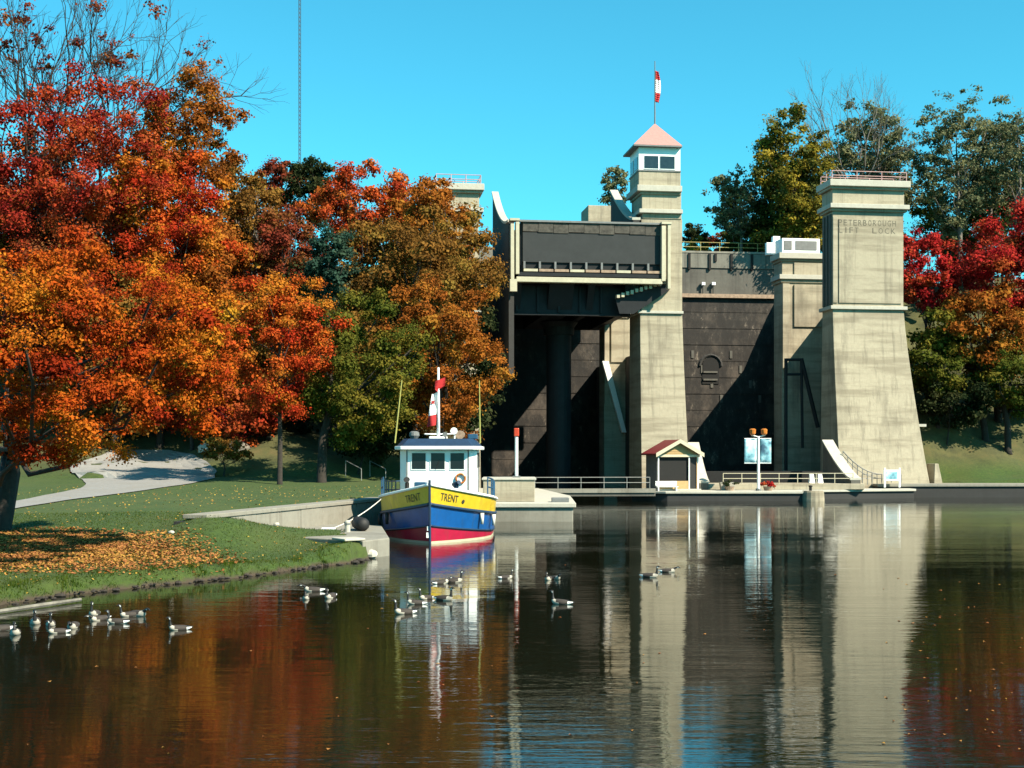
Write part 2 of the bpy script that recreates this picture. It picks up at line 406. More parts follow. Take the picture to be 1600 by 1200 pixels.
def hgt(x, y):
    x = np.asarray(x, float); y = np.asarray(y, float)
    xe, ye = np.clip(x, -120, 60), np.minimum(y, 115)
    z = np.full(x.shape, _w[-1])
    for (cx, cy, _), w_ in zip(ctrl, _w[:-1]): z = z + w_ * _k(np.hypot(xe - cx, ye - cy))
    z = np.maximum(z, .3)
    right = sstep((x - 5) / 30)
    z = z * (1 - right) + 1.62 * right
    s = shoredist(x, y)
    z = z * sstep((s + 0.25 + .28 * np.sin(x * 2.9 + y * 1.7) * np.sin(x * 1.3 - y * 2.3 + 1)) / 1.0)
    foot = 114 + (152.5 - 114) * right; wid = 72 + (38 - 72) * right + 20 * sstep((x - 46) / 15)
    q = (y + wave2(x, y) * 1.2 - foot) / wid
    z = z + (UP - 2) * sstep(q) + np.where(q > 0.02, wave2(x, y) * .25, 0) + sstep((y - 150) / 20) * right * np.clip((x - 45) * .10, 0, 3)
    # below the quay wall the bank runs down to the ledge
    t = (y - 60.8) / (86 - 60.8); xw = wallA[0] + t * (wallB[0] - wallA[0])
    low = (t > 0) & (t < 1) & (x > xw - .75)
    z = np.where(low, np.minimum(z, 2.0 - 1.6 * sstep((y - 60) / 12)), z)
    return np.where(inside(x, y), z, -2.0)
def hz(x, y): return float(hgt(np.array([x]), np.array([y]))[0])
def on_ground(px, py, d0=38, d1=200):
    d = np.linspace(d0, d1, 1600); p = (px - 800) / FPX * d, d
    g_ = hgt(*p) - (H + (YH - py) / FPX * d)
    i = int(np.argmax(g_ > 0)) if (g_ > 0).any() else len(d) - 1
    return np.array([p[0][i], d[i], float(hgt(p[0][i:i + 1], d[i:i + 1])[0])])

xs = np.concatenate([[-2500, -800], np.arange(-300, -60, 12), np.arange(-60, -38, 2), np.arange(-38, -4, .5), np.arange(-4, 30, 1.5), np.arange(30, 80, 1.2), np.arange(80, 300, 14), [300, 800, 2500]])
ys = np.concatenate([[-20, 0, 15, 25], np.arange(30, 38, 1.), np.arange(38, 90, .5), np.arange(90, 130, 1.), np.arange(130, 205, 1.2), np.arange(205, 400, 15), [450, 700, 1200, 2500, 3900]])
X_, Y_ = np.meshgrid(xs, ys)
Z_ = hgt(np.clip(X_, -299, 299), Y_)
V = np.stack([X_.ravel(), Y_.ravel(), Z_.ravel()], 1)
h_, w_ = X_.shape; ii = np.arange(h_ * w_).reshape(h_, w_)
Q = np.stack([ii[:-1, :-1].ravel(), ii[:-1, 1:].ravel(), ii[1:, 1:].ravel(), ii[1:, :-1].ravel()], 1)
gr = np_mesh('ground', V, Q, M['lawn']); gr['kind'] = 'structure'
gr.data.polygons.foreach_set('use_smooth', [True] * len(Q))

wt = MB().add([(-900, -150, 0), (900, -150, 0), (900, 200, 0), (-900, 200, 0)], [(0, 1, 2, 3)]).build('water', M['water']); wt['kind'] = 'structure'

rows = [(704, 172, 262), (710, 165, 298), (718, 140, 316), (728, 112, 330), (738, 108, 338), (748, 124, 334), (756, 136, 300), (764, 126, 245), (772, 85, 190), (780, 45, 122), (788, 5, 70), (796, -60, 22), (804, -140, -40)]
gridp = []
for k in range(len(rows) - 1):
    for s_ in range(3):
        t = s_ / 3; a_, b_ = rows[k], rows[k + 1]
        py = a_[0] + t * (b_[0] - a_[0]); xl = a_[1] + t * (b_[1] - a_[1]); xr = a_[2] + t * (b_[2] - a_[2])
        line = []
        for c_ in range(15):
            p = on_ground(xl + (xr - xl) * c_ / 14 + 1.5 * math.sin(k * 5 + s_ * 2 + c_), py); p[2] += .06
            line.append(p)
        gridp.append(line)
pa = MB().sheet(gridp).build('path', M['path']); pa['kind'] = 'structure'

# ------------------------------------------------------------------ quays, ledge, retaining wall
def world_thing(name, mb, mat, label, cat, bevel=0.05, group=None):
    o = mb.build(name, mat, bevel=bevel); return tag(o, label, cat, group)

wt_ = empty('retaining_wall', (-11.5, 73, 0), 0, 'long low concrete wall holding up the lawn left of the moored boat', 'wall')
dv = (wallB - wallA); LW = np.linalg.norm(dv); dv = dv / LW; nv = np.array([dv[1], -dv[0]])      # nv towards the water
def wxf(p): return (wallA[0] + dv[0] * p[0] + nv[0] * p[1], wallA[1] + dv[1] * p[0] + nv[1] * p[1], p[2])
npan = 9
for k in range(npan):
    a0, a1 = LW * k / npan + .025, LW * (k + 1) / npan - .025
    MB(wxf).box(a0, a1, -.25 + .01 * (k % 3), .25 + .012 * ((k * 2) % 3), -1.0, 1.92).build('wall_panel', M['quay'], wt_, bevel=.03)
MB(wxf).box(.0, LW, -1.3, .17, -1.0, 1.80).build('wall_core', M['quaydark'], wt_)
for k in range(6):
    a0, a1 = .2 + (LW - .2) * k / 6 + .01, .2 + (LW - .2) * (k + 1) / 6 - .01
    MB(wxf).box(a0, a1, -.95, .34, 1.922, 2.13).build('coping_stone', M['quay'], wt_, bevel=.03)

lg = [(-7.1, 61.0), (-6.05, 63.2), (-7.6, 74.5), (-11.6, 76.0), (-13.0, 65.5), (-9.0, 62.6)]
le = world_thing('landing_ledge', MB().prism(lg, -1.5, .88), M['quay'], 'low worn concrete ledge at the water in front of the boat bow', 'landing', .06)
sl_ = world_thing('concrete_slab', MB().prism([(-7.9, 60.5), (-7.0, 61.2), (-7.6, 62.3), (-8.7, 61.7)], .885, 1.0), M['coping'], 'broken tilted slab on the grass edge of the low ledge', 'slab', .04)
sl_.rotation_euler = (0, 0, 0)

# pier to the right of the boat
pier = empty('pier', (0, 100, 0), 0, 'low concrete pier with raised block just right of the moored boat', 'pier')
MB().prism([(-6.2, 95.2), (4.55, 95.2), (4.9, 112), (2.6, 136.5), (-6.0, 136.5)], -1.5, 1.05).build('pier_base', M['quay'], pier, bevel=.08)
MB().prism([(-6.3, 95.0), (4.75, 95.0), (5.1, 112), (2.8, 136.7), (-6.1, 136.7)], 1.052, 1.40).build('pier_coping', M['coping'], pier, bevel=.05)
MB().box(-2.2, 1.72, 97.2, 103, 1.402, 3.05).build('block', M['concrete'], pier, bevel=.05)
MB().box(-2.3, 1.84, 97.1, 103.1, 3.052, 3.2).build('block_cap', M['coping'], pier, bevel=.03)
world_thing('pier_crate', MB().prism([(3.0, 96.3), (4.3, 96.3), (4.3, 97.6), (3.0, 97.6)], 1.402, 1.72), M['leadpaint'], 'low grey box near the outer corner of the pier', 'box', .03)

# lower dock in front of the lock
dock = empty('dock', (25, 137, 0), 0, 'long low concrete dock carrying the kiosk and the banner pole', 'dock')
a0 = G(1043, 783)[0:2]; dock_poly = [(16.6, 136.8), (31.2, 136.8), (31.2, 141.5), (46, 146.5), (46, 150), (12, 146), (13, 139)]
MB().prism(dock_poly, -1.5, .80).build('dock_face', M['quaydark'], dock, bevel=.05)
MB().prism([(16.4, 136.6), (31.3, 136.6), (31.3, 141.3), (46.2, 146.3), (46.2, 150.2), (11.8, 146.2), (12.8, 138.8)], .802, 1.06).build('dock_deck', M['coping'], dock, bevel=.04)
MB().prism([(21.5, 142.6), (39.5, 143.4), (40.5, 149), (21.5, 148)], 1.062, 1.72).build('dock_step', M['concrete'], dock, bevel=.05)
nose = empty('mooring_pier', (32.2, 137, 0), 0, 'rounded concrete mooring block at the right end of the dock', 'mooring block')
MB().rings([[(32.2 + 1.25 * s * math.cos(t), 137.0 + 1.25 * s * math.sin(t), z) for t in np.linspace(0, 2 * math.pi, 16, endpoint=False)] for z, s in ((-1, .98), (.2, .98), (.95, .94), (1.12, .88))]).build('block', M['concrete'], nose)
MB().tube([(32.0, 137.2, 1.12), (32.0, 137.2, 1.55)], .16, 8).ball((32.0, 137.2, 1.6), (.24, .24, .1)).build('bollard', M['black'], nose)
rq = empty('right_bank_quay', (60, 150, 0), 0, 'straight dark quay with pale top below the right hand grass slope', 'quay')
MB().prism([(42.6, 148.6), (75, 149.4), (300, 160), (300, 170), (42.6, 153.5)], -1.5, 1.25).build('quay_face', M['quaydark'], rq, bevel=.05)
MB().prism([(42.4, 148.4), (75, 149.2), (300, 159.8), (300, 169), (42.4, 153.6)], 1.252, 1.56).build('quay_top', M['quay'], rq, bevel=.04)

# ------------------------------------------------------------------ railings and bridges
def railing(name, pts, ht, mat, label, step=2.2, rails=(1.0, .5), r=.05, group=None, cat='railing'):
    pts = [np.array(p, float) for p in pts]
    t = empty(name, tuple(pts[0]), 0, label, cat, group)
    for a_, b_ in zip(pts[:-1], pts[1:]):
        n_ = max(1, int(round(np.linalg.norm(b_ - a_) / step)))
        for k in range(n_ + (1 if b_ is pts[-1] else 0)):
            p = a_ + (b_ - a_) * k / n_
            MB().tube([p, p + (0, 0, ht)], r, 6).build('post', mat, t)
        for q in rails:
            MB().tube([a_ + (0, 0, ht * q), b_ + (0, 0, ht * q)], r * .85, 6).build('rail', mat, t)
    return t
fb = empty('footbridge', (8.5, 135.5, 0), 0, 'flat footbridge crossing the lower gate of the left chamber', 'footbridge')
MB().prism([(2.4, 134.6), (15.2, 135.6), (15.2, 137.4), (2.4, 136.4)], .55, 1.32).build('deck', M['grimy'], fb, bevel=.05)
MB().prism([(2.4, 134.45), (15.2, 135.45), (15.2, 135.58), (2.4, 134.58)], .95, 1.40).build('edge_beam', M['quay'], fb)
railing('footbridge_railing', [(2.4, 134.75, 1.322), (14.6, 135.75, 1.322)], 1.25, M['greyrail'], 'grey pipe railing along the footbridge between pier and kiosk', 2.4, (1, .55))
railing('dock_railing', [(23.6, 143.1, 1.722), (38.3, 143.7, 1.722)], 1.15, M['trimcream'], 'pale pipe railing along the dock behind the banner pole', 2.1, (1, .5))

# ------------------------------------------------------------------ lift lock towers
def tower(name, pxl, pxr, flare, label, loc, front_low=-2.4, side=1, depth=3.3, z0=-1.0, letters=False, zoff=0.0):
    t = empty(name, loc, 0, label, 'tower')
    uL, uR = U(pxl, 0), U(pxr, 0); pm = 1356 if side > 0 else 725
    
    zz = lambda py: Z(pm, py + (5 if side < 0 else 0), 0)
    zb, zs = 1.6, zz(483)
    def fl(k):                        # batter: 0 at the string course, 1 at the foot
        e = k ** 1.25; return e
    lv = []
    for k in np.linspace(1, 0, 9):
        z = zb + (zs - zb) * (1 - k)
        a = uL - (flare * fl(k) if side < 0 else 0); c_ = uR + (flare * fl(k) if side > 0 else 0)
        lv.append((z, a, c_, front_low * fl(k), depth + .8 * k))
    lv.insert(0, (z0, lv[0][1] - .05, lv[0][2] + .05, lv[0][3] - .05, lv[0][4]))
    MB(lx).loft(lv).build('lower_shaft', M['concrete'], t, bevel=.05)
    def bx(nm, y0, y1, o, mat, od=None):
        return MB(lx).loft([(zz(y1), uL - o, uR + o, -(o if od is None else od), depth + o), (zz(y0), uL - o, uR + o, -(o if od is None else od), depth + o)]).build(nm, mat, t, bevel=.05)
    bx('string_course', 478.5, 484, .35, M['coping'])
    bx('upper_shaft', 331, 478.6, -.02, M['concrete'])
    # a raised panel on the front, framed by a sunk joint
    MB(lx).box(uL + .75, uR - .3, -.11, .02, zz(474), zz(343)).build('front_panel', M['concrete'], t, bevel=.03)
    MB(lx).box(uL + .02, uL + .60, -.10, .02, zz(474), zz(340)).build('corner_strip', M['concrete'], t, bevel=.03)
    bx('ledge_underside', 327, 331.1, .25, M['concrete'])
    bx('ledge', 320, 327.1, .50, M['coping'], .62)
    bx('frieze', 297, 320.1, .05, M['concrete'])
    bx('cornice_underside', 293, 297.1, .40, M['concrete'])
    bx('cornice', 283, 293.1, .58, M['coping'], .72)
    # side pilasters, dark concrete adding shade to the flank's colour
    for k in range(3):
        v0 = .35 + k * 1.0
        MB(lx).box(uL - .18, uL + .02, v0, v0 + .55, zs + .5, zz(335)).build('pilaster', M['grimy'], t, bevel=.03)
    # roof rail
    zt = zz(283); zr = zz(269)
    cs = [(uL - .2, -.3), (uR + .2, -.3), (uR + .2, depth), (uL - .2, depth)]
    for i in range(4):
        a_, b_ = np.array(cs[i]), np.array(cs[(i + 1) % 4]); nn = 3 if i % 2 == 0 else 2
        for k in range(nn):
            p = a_ + (b_ - a_) * k / nn
            MB(lx).tube([(p[0], p[1], zt), (p[0], p[1], zr)], .055, 6).build('rail_post', M['pinkrail'], t)
        for q in (1.0, .5):
            MB(lx).tube([(a_[0], a_[1], zt + (zr - zt) * q), (b_[0], b_[1], zt + (zr - zt) * q)], .045, 6).build('rail', M['pinkrail'], t)
    if letters:
        for txt, x0, x1, y0, y1 in (('PETERBOROUGH', 1310.5, 1402, 344, 353), ('LIFT', 1310.5, 1344, 356, 364.5), ('LOCK', 1363, 1402, 356, 364.5)):
            ua, ub = U(x0, -.12), U(x1, -.12); za, zb_ = Z(pm, y1, -.12), Z(pm, y0, -.12)
            if len(txt) > 4 or True:
                n_ = len(txt); cw = (ub - ua) / n_
                for i, ch in enumerate(txt):                # flat capitals toned as carved shadow, one at a time and evenly spaced
                    pv, pf = text_pts(ch, cw * (.70 if ch != 'I' else .2), zb_ - za)
                    off = ua + cw * i + (0 if ch != 'I' else cw * .25)
                    MB(lx).add([(off + a, -.115, za + b_) for a, b_ in pv], [f for f in pf]).build('letter', M['carved'], t)
    return t, uL, uR, zz

tw, RL, RR, zz = tower('lock_tower', 1301, 1412, 2.15, 'tall right tower with flared foot and carved capitals PETERBOROUGH LIFT LOCK', lx(((U(1301, 0) + U(1412, 0)) / 2, 2, 0)), letters=True)
tl, LLu, LRu, _ = tower('lock_tower', 684, 748, 2.0, 'left tower whose flat white cornice shows above the rust brown trees', lx(((U(684, 0) + U(748, 0)) / 2, 2, 0)), side=-1)
# small ledge and foot stone of the right tower
MB(lx).box(RR + 1.1, RR + 2.3, -1.2, .5, Z(1446, 667, 0), Z(1446, 663, 0)).build('bracket', M['coping'], tw)
world_thing('foot_stone', MB(lx).loft([(1.4, RR + 2.9, RR + 4.0, -2.0, 1.0), (3.9, RR + 3.15, RR + 3.6, -1.7, .6)]), M['concrete'], 'short tapered concrete stub beside the right tower foot', 'stone block')

# centre tower
tc = empty('centre_tower', lx((U(1035, 0), 2, 0)), 0, 'slim centre tower topped by a white windowed cabin under a pink roof', 'tower')
cz = lambda py: Z(1035, py, 0)
cL, cR = U(1000, 0), U(1066, 0)
lv = [(-1, cL - .1, cR + .75, -1.15, 6)]
for k in np.linspace(1, 0, 7):
    z = 1.4 + (cz(490) - 1.4) * (1 - k); e = k ** 1.2
    lv.append((z, cL - .05 * e, cR + .6 * e, -1.1 * e, 5.5))
MB(lx).loft(lv).build('lower_shaft', M['concrete'], tc, bevel=.05)
def cb(nm, y0, y1, xl, xr, mat, f=0.0, dep=5.4):
    return MB(lx).box(U(xl, f), U(xr, f), f, dep, cz(y1), cz(y0)).build(nm, mat, tc, bevel=.04)
cb('string_course', 486, 490.2, 997, 1068, M['coping'], -.25)
cb('upper_shaft', 342, 486.2, 1002, 1066, M['concrete'])
cb('ledge_underside', 334, 342.2, 1004, 1065, M['concrete'], -.1)
cb('ledge', 328, 334.2, 999, 1067, M['coping'], -.55)
cb('frieze', 304, 328.2, 1003, 1064.5, M['concrete'])
cb('cornice_underside', 300, 304.2, 1001, 1064.7, M['concrete'], -.2)
cb('cornice', 291, 300.2, 996, 1066, M['coping'], -.55)
cb('cabin_base', 268, 291.2, 998, 1063.5, M['concrete'], .1, 4.8)
f = .12
cb('cabin_sill', 265.5, 268.2, 997, 1064.2, M['leadpaint'], f - .12, 4.9)
cw0, cw1 = U(998, f), U(1063, f)
MB(lx).box(cw0, cw1, f, 4.7, cz(265.6), cz(228)).build('cabin_wall', M['white'], tc, bevel=.03)
for x0, x1 in ((1007, 1028.5), (1031.5, 1054)):
    w_o = MB(lx).box(U(x0, f) - .06, U(x1, f) + .06, f - .05, f + .02, cz(264.5), cz(242.5)).build('window', M['white'], tc)
    MB(lx).box(U(x0, f), U(x1, f), f - .09, f - .052, cz(263), cz(244)).build('pane', M['glassblue'], tc).parent = tc
for k in range(2):
    MB(lx).box(cw0 - .05, cw0 + .02, .7 + k * 2.0, 2.3 + k * 2.0, cz(263), cz(244)).build('side_pane', M['glassblue'], tc)
ap = ((cw0 + cw1) / 2, 2.4, Z(1027, 193, 2.4)); e0, e1 = U(993, -.5) - .2, U(1066, -.5)
MB(lx).add([(e0, -.5, cz(228)), (e1, -.5, cz(228)), (e1, 5.3, cz(228)), (e0, 5.3, cz(228)), ap], [(0, 1, 4), (1, 2, 4), (2, 3, 4), (3, 0, 4), (3, 2, 1, 0)]).build('roof', M['pinkroof'], tc)
MB(lx).box(e0, e1, -.52, 5.32, cz(230.5), cz(228.1)).build('eaves', M['leadpaint'], tc)
# sheltering curved wings: flank's shade put into its dark colour, coping pale
def wing(name, u, th, pts, zlow, label, capw=.12, loc_i=0):
    t = empty(name, lx((u, pts[0][0], 0)), 0, label, 'wing wall')
    fr = [(v, z) for v, z in pts]
    side = lambda uu: [(uu, v, z) for v, z in fr] + [(uu, fr[-1][0], zlow), (uu, fr[0][0], zlow)]
    MB(lx).rings([side(u), side(u + th)]).build('wall', M['pitshade'], t)
    top = []
    for v, z in fr: top.append([(u - capw, v, z + .02), (u + th + capw, v, z + .02), (u + th + capw, v, z + .32), (u - capw, v, z + .32)])
    MB(lx).rings(top).build('coping', M['coping'], t)
    return t
def curve(v0, z0, v1, z1, n_=12, p=2.2):     # from the low front to the high back, hollow
    return [(v0 + (v1 - v0) * k / n_, z0 + (z1 - z0) * (k / n_) ** p) for k in range(n_ + 1)]
wing('wing_wall', U(1001, -.3) - .95, .75, curve(-.6, Z(1003, 344, -.6), 12, Z(975, 301, 12), p=1.4), 22, 'curved pale coping sweeping up behind the centre tower beside its cabin')
wing('wing_wall', U(795, -1), .6, curve(-1, Z(797, 347, -1), 15, Z(766, 303, 15), p=1.8), 14, 'curved coping sweeping up from the raised chamber to the left tower')
fp = empty('flagpole', lx((ap[0], ap[1], ap[2])), 0, 'thin flagpole with drooping flag on the pink roofed cabin', 'flagpole')
pt = cz(86)
MB(lx).tube([(ap[0], ap[1], ap[2] - .3), (ap[0], ap[1], pt)], [.09, .05], 6).build('pole', M['leadpaint'], fp)
def droop_flag(o, du, ht, wd, parent, xf, name='flag'):
    g_ = []
    for r_ in range(15):
        s_ = r_ / 14
        g_.append([(o[0] + du * (c_ / 6 * wd * (.45 + .5 * math.sin(s_ * 2.6 + .2))), o[1] + .12 * math.sin(c_ * 1.9 + s_ * 3), o[2] - ht * s_ - .12 * c_ / 6) for c_ in range(7)])
    mb = MB(xf)
    for r_ in range(14):
        mb.mi = 0 if (s := r_ / 14) < .26 or s > .70 else 1
        mb.sheet([g_[r_], g_[r_ + 1]])
    o_ = mb.build(name, [M['flagred'], M['flagwhite']], parent, smooth=True)
    so_ = o_.modifiers.new('cloth', 'SOLIDIFY'); so_.thickness = .02
    return o_
droop_flag((ap[0], ap[1], cz(101)), 1, 3.7, .75, fp, lx)

# machine house behind the chamber top
world_thing('machine_house', MB(lx).box(U(919, 18), U(960, 18), 18, 23, 26, Z(940, 321, 18)), M['concrete'], 'small flat concrete house peeking over the raised chamber', 'building', .06)

# ------------------------------------------------------------------ raised chamber
ch = empty('lift_chamber', lx((U(920, -2), 5, 20)), 0, 'raised dark steel boat chamber with cream end frame above the black pit', 'lock chamber')
vf = -2.0
def kb(nm, x0, x1, y0, y1, v0, v1, mat, bevel=.0):
    return MB(lx).box(U(x0, v0), U(x1, v0), v0, v1, Z(920, y1, v0), Z(920, y0, v0)).build(nm, mat, ch, bevel=bevel)
kb('tank', 813, 1034, 350, 441, -1.4, 31, M['steel'])
kb('gate_plate', 817, 1032, 365, 411, -1.62, -1.42, M['plate'])
for k in range(9):
    x = 817 + 215 * k / 9
    kb('plate_strip', x + .3, x + 215 / 9 - .3, 349, 363.5 + (k * 7) % 3, -1.70 - .03 * (k % 2), -1.42, M['rusty'])
kb('top_beam', 812, 1036, 345.5, 348.5, -1.9, -1.2, M['leadpaint'])
for k in range(9):
    x = 818 + 24.2 * k
    kb('fender_post', x, x + 3, 410, 421, -1.95, -1.4, M['leadpaint'])
    if k < 9: kb('fender_plank', x + .5, x + 22.5, 421.5, 425.5, -2.05, -1.42, M['wood'] if k % 3 else M['cream'])
kb('lower_chord', 808, 1036, 427, 432.5, -2.0, -1.3, M['girder'])
kb('cream_beam', 807, 1035, 434, 442, -2.25, -1.35, M['cream'], .04)
for x0, x1, y0, y1 in ((798, 803.5, 352, 456), (806, 811.5, 349, 430), (1034, 1040, 350, 437), (1043.5, 1048, 344, 449)):
    kb('frame_column', x0, x1, y0, y1, -2.3, -1.5, M['cream'], .03)
for x0, x1 in ((797, 812), (1034, 1050)):
    kb('frame_cap', x0, x1, 343.5, 347, -2.4, -1.3, M['cream'])
kb('frame_foot', 797, 808, 438, 457, -2.35, -1.6, M['cream'])
# deep girders below, shallower towards the open end
gz0, gz1 = Z(900, 455, 1), Z(900, 489, 1)
for x0, x1 in ((797, 812), (855, 893), (915, 925), (972, 984)):
    ua, ub = U(x0, 1), U(x1, 1)
    MB(lx).loft([(gz1, ua, ub, 1.0, 21), (Z(900, 441.5, 1), ua, ub, -1.2, 22.5)]).build('girder', M['girder'], ch)
MB(lx).box(U(797, .8), U(985, .8), .8, 1.0, gz1 - .2, gz0 + .6).build('end_girder', M['girder'], ch)
MB(lx).box(U(797, 21), U(985, 21), 21, 21.3, gz1, gz0 + .6).build('end_girder', M['girder'], ch)
for k in range(6):
    x = 806 + 33 * k
    MB(lx).box(U(x, .6), U(x + 3, .6), .55, .8, gz1, gz0 + .5).build('stiffener', M['girder'], ch)
MB(lx).box(U(797, .55), U(985, .55), .5, 1.6, gz1 - .35, gz1 - .2).build('flange', M['girder'], ch)
MB(lx).rings([[(U(872, .7) + .42 * math.cos(t), .7 + q, Z(872, 470, .7) + .42 * math.sin(t)) for t in np.linspace(0, 2 * math.pi, 14, endpoint=False)] for q in (-.0, .08)]).build('porthole', M['dark'], ch)
for k in range(11):                       # sunlit corbels stepping up under the right end of the walkway
    x = 964 + 7.2 * k; y = 463 - 2.35 * k
    kb('corbel', x, x + 4.6, y - 4, y + 1.5 + (k % 2), -1.25, -.3, M['cream'])
MB(lx).rings([[(U(a_, v_), v_, Z(960, b_, v_)) for a_, b_ in ((968, 490), (990, 490), (1046, 452), (1046, 440), (1036, 441), (962, 468))] for v_ in (-.75, -.1)]).build('corbel_beam', M['girder'], ch)
MB(lx).box(U(1036, -1.4) - .3, U(1048, -1.4), -1.3, -.05, Z(1040, 440.5, -1.4), Z(1040, 436, -1.4)).build('walkway', M['cream'], ch)
MB(lx).add([(U(956, 3), 3, Z(960, 490, 3)), (U(959, 3), 3, Z(960, 490, 3)), (U(965, 3), 3, Z(960, 457, 3)), (U(958, 3), 3, Z(960, 457, 3)),
            (U(956, 3), 3.3, Z(960, 490, 3)), (U(959, 3), 3.3, Z(960, 490, 3)), (U(965, 3), 3.3, Z(960, 457, 3)), (U(958, 3), 3.3, Z(960, 457, 3))],
           [(0, 1, 2, 3), (7, 6, 5, 4), (0, 4, 5, 1), (1, 5, 6, 2), (2, 6, 7, 3), (3, 7, 4, 0)]).build('strut', M['white'], ch)
ru = U(873, 10.5)
MB(lx).tube([(ru, 10.5, -2), (ru, 10.5, gz1 - 1.6)], 1.55, 24).build('ram', M['girder'], ch, smooth=False)
MB(lx).rings([[(ru + s * math.cos(t), 10.5 + s * math.sin(t), z) for t in np.linspace(0, 2 * math.pi, 24, endpoint=False)] for z, s in ((gz1 - 1.75, 1.9), (gz1 - .8, 1.95), (gz1 - .2, 2.4))]).build('ram_head', M['girder'], ch)

# ------------------------------------------------------------------ pit walls, breast wall, abutments
bw = empty('breast_wall', lx((5, 34, 0)), 0, 'high stained breast wall closing the pit between centre and right towers', 'wall')
vb = 34.0
bl, br = U(745, vb), U(1300, vb)
zr_ = Z(1130, 466, vb)
MB(lx).box(bl, br, vb, vb + 3, -2, zr_).build('lower_face', M['slime'], bw)
MB(lx).box(bl, br, vb - .55, vb + 3.1, zr_ + .002, zr_ + .55).build('timber_ledge', M['wood'], bw)
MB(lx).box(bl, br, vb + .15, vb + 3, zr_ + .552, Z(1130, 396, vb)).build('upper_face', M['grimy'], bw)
MB(lx).box(bl, br, vb - .1, vb + 3.2, Z(1130, 396, vb) + .002, Z(1130, 393, vb)).build('coping', M['quay'], bw)
for x in (1075, 1107, 1116, 1141, 1173):
    MB(lx).box(U(x, vb), U(x + 3.5, vb), vb - .22, vb + .16, Z(1130, 397 + (25 if x % 2 else 12), vb), Z(1130, 397, vb)).build('fender_timber', M['dark'], bw)
for k in range(8):                                     # slots and old patches
    MB(lx).box(U(1080 + k * 15, vb), U(1084 + k * 15, vb), vb - .12, vb + .1, Z(1130, 560 + 23 * (k % 4), vb), Z(1130, 548 + 23 * (k % 4), vb)).build('timber_stub', M['grimy'], bw)
for k in range(11):
    zq = Z(1130, 488 + 25.5 * k, vb)
    MB(lx).box(bl, br, vb - .05 - .02 * (k % 3), vb + .1, zq, zq + .16).build('course', M['slime'], bw)
MB(lx).box(bl, br, vb - .02, vb + .2, Z(1130, 419, vb), Z(1130, 396.5, vb)).build('upper_band', M['weatherband'], bw)
ax = (U(1097, vb) + U(1123, vb)) / 2; aw = U(1123, vb) - ax; az = Z(1110, 600, vb); ah = Z(1110, 572, vb)
arch = [(ax - aw, az)] + [(ax + aw * math.cos(t), ah + aw * math.sin(t)) for t in np.linspace(math.pi, 0, 9)] + [(ax + aw, az)]
rim = [(ax + (aw + .35) * math.cos(t), ah + (aw + .35) * math.sin(t)) for t in np.linspace(math.pi, 0, 11)]
for (xa, za), (xb, zb_) in zip(rim[:-1], rim[1:]):
    MB(lx).tube([(xa, vb - .1, za), (xb, vb - .1, zb_)], .20, 5).build('arch_stone', M['pitshade'], bw)
MB(lx).rings([[(x, vb - .12, z) for x, z in arch], [(x, vb + .1, z) for x, z in arch]]).build('arch_shade_panel', M['dark'], bw)  # flat black panel paints the shade of an open arch
for k in range(2):
    MB(lx).box(ax - aw * .9, ax + aw * .8, vb - .3, vb - .13, az + .5 + k * 1.1, az + .75 + k * 1.1).build('arch_bar', M['grimy'], bw)
railing('upper_gate_railing', [lx((U(1066, vb), vb + .5, Z(1130, 393, vb))), lx((U(1215, vb), vb + .5, Z(1130, 393, vb)))], 1.35, M['yellowrail'], 'yellowed pipe railing on top of the breast wall', 2.7, (1, .5), .06)
for x in (1098, 1114):
    lt = empty('gate_lamp', lx((U(x, vb), vb - .3, Z(x, 460, vb))), 0, ('left' if x == 1098 else 'right') + ' one of two small white lamps low on the upper gate', 'lamp', 'lamps on the upper gate')
    MB(lx).tube([(U(x, vb), vb - .25, Z(x, 461, vb)), (U(x, vb), vb - .25, Z(x, 446, vb))], .14, 6).build('post', M['grimy'], lt)
    MB(lx).box(U(x, vb) - .25, U(x, vb) + .25, vb - .5, vb, Z(x, 446, vb), Z(x, 441.5, vb)).build('lamp_head', M['white'], lt)

def abutment(name, x0, x1, xs_, v, deep, label, ztop_px, zlow=-1.5):
    t = empty(name, lx(((U(x0, v) + U(x1, v)) / 2, v + 2, 0)), 0, label, 'abutment')
    a, c_ = U(x0, v), U(x1, v)
    y = lambda p: Z((x0 + x1) / 2, p, v)
    o = ztop_px
    def bb(nm, y0, y1, dl, df, mat): return MB(lx).box(a - dl, c_, v - df, v + deep, y(y1), y(y0)).build(nm, mat, t, bevel=.04)
    bb('cap', o, o + 9, .55, .55, M['coping'])
    bb('cap_underside', o + 8.9, o + 13, .2, .2, M['concrete'])
    bb('upper_block', o + 12.9, o + 34, .0, .0, M['concrete'])
    bb('ledge', o + 33.9, o + 41, .5, .5, M['coping'])
    bb('ledge_underside', o + 40.9, o + 46, .2, .2, M['concrete'])
    MB(lx).box(a, c_, v, v + deep, zlow, y(o + 45.9)).build('shaft', M['concrete'], t, bevel=.04)
    w_ = (c_ - a)
    MB(lx).box(a + w_ * .26, c_ - .15, v - .22, v + .02, y(o + 115), y(o + 49)).build('front_panel', M['concrete'], t, bevel=.03)
    MB(lx).box(a + w_ * .26, c_ - .15, v - .18, v + .02, y(o + 33.5), y(o + 15)).build('front_panel', M['concrete'], t, bevel=.03)
    MB(lx).box(a - .0, a + w_ * .15, v - .3, v + .02, y(o + 180), y(o + 48)).build('corner_strip', M['concrete'], t, bevel=.03)
    return t
vA = 15.0
abutment('rear_abutment', 1222, 1292, 8, vA, 3.2, 'rear concrete abutment partly hidden just left of the right tower', 396)
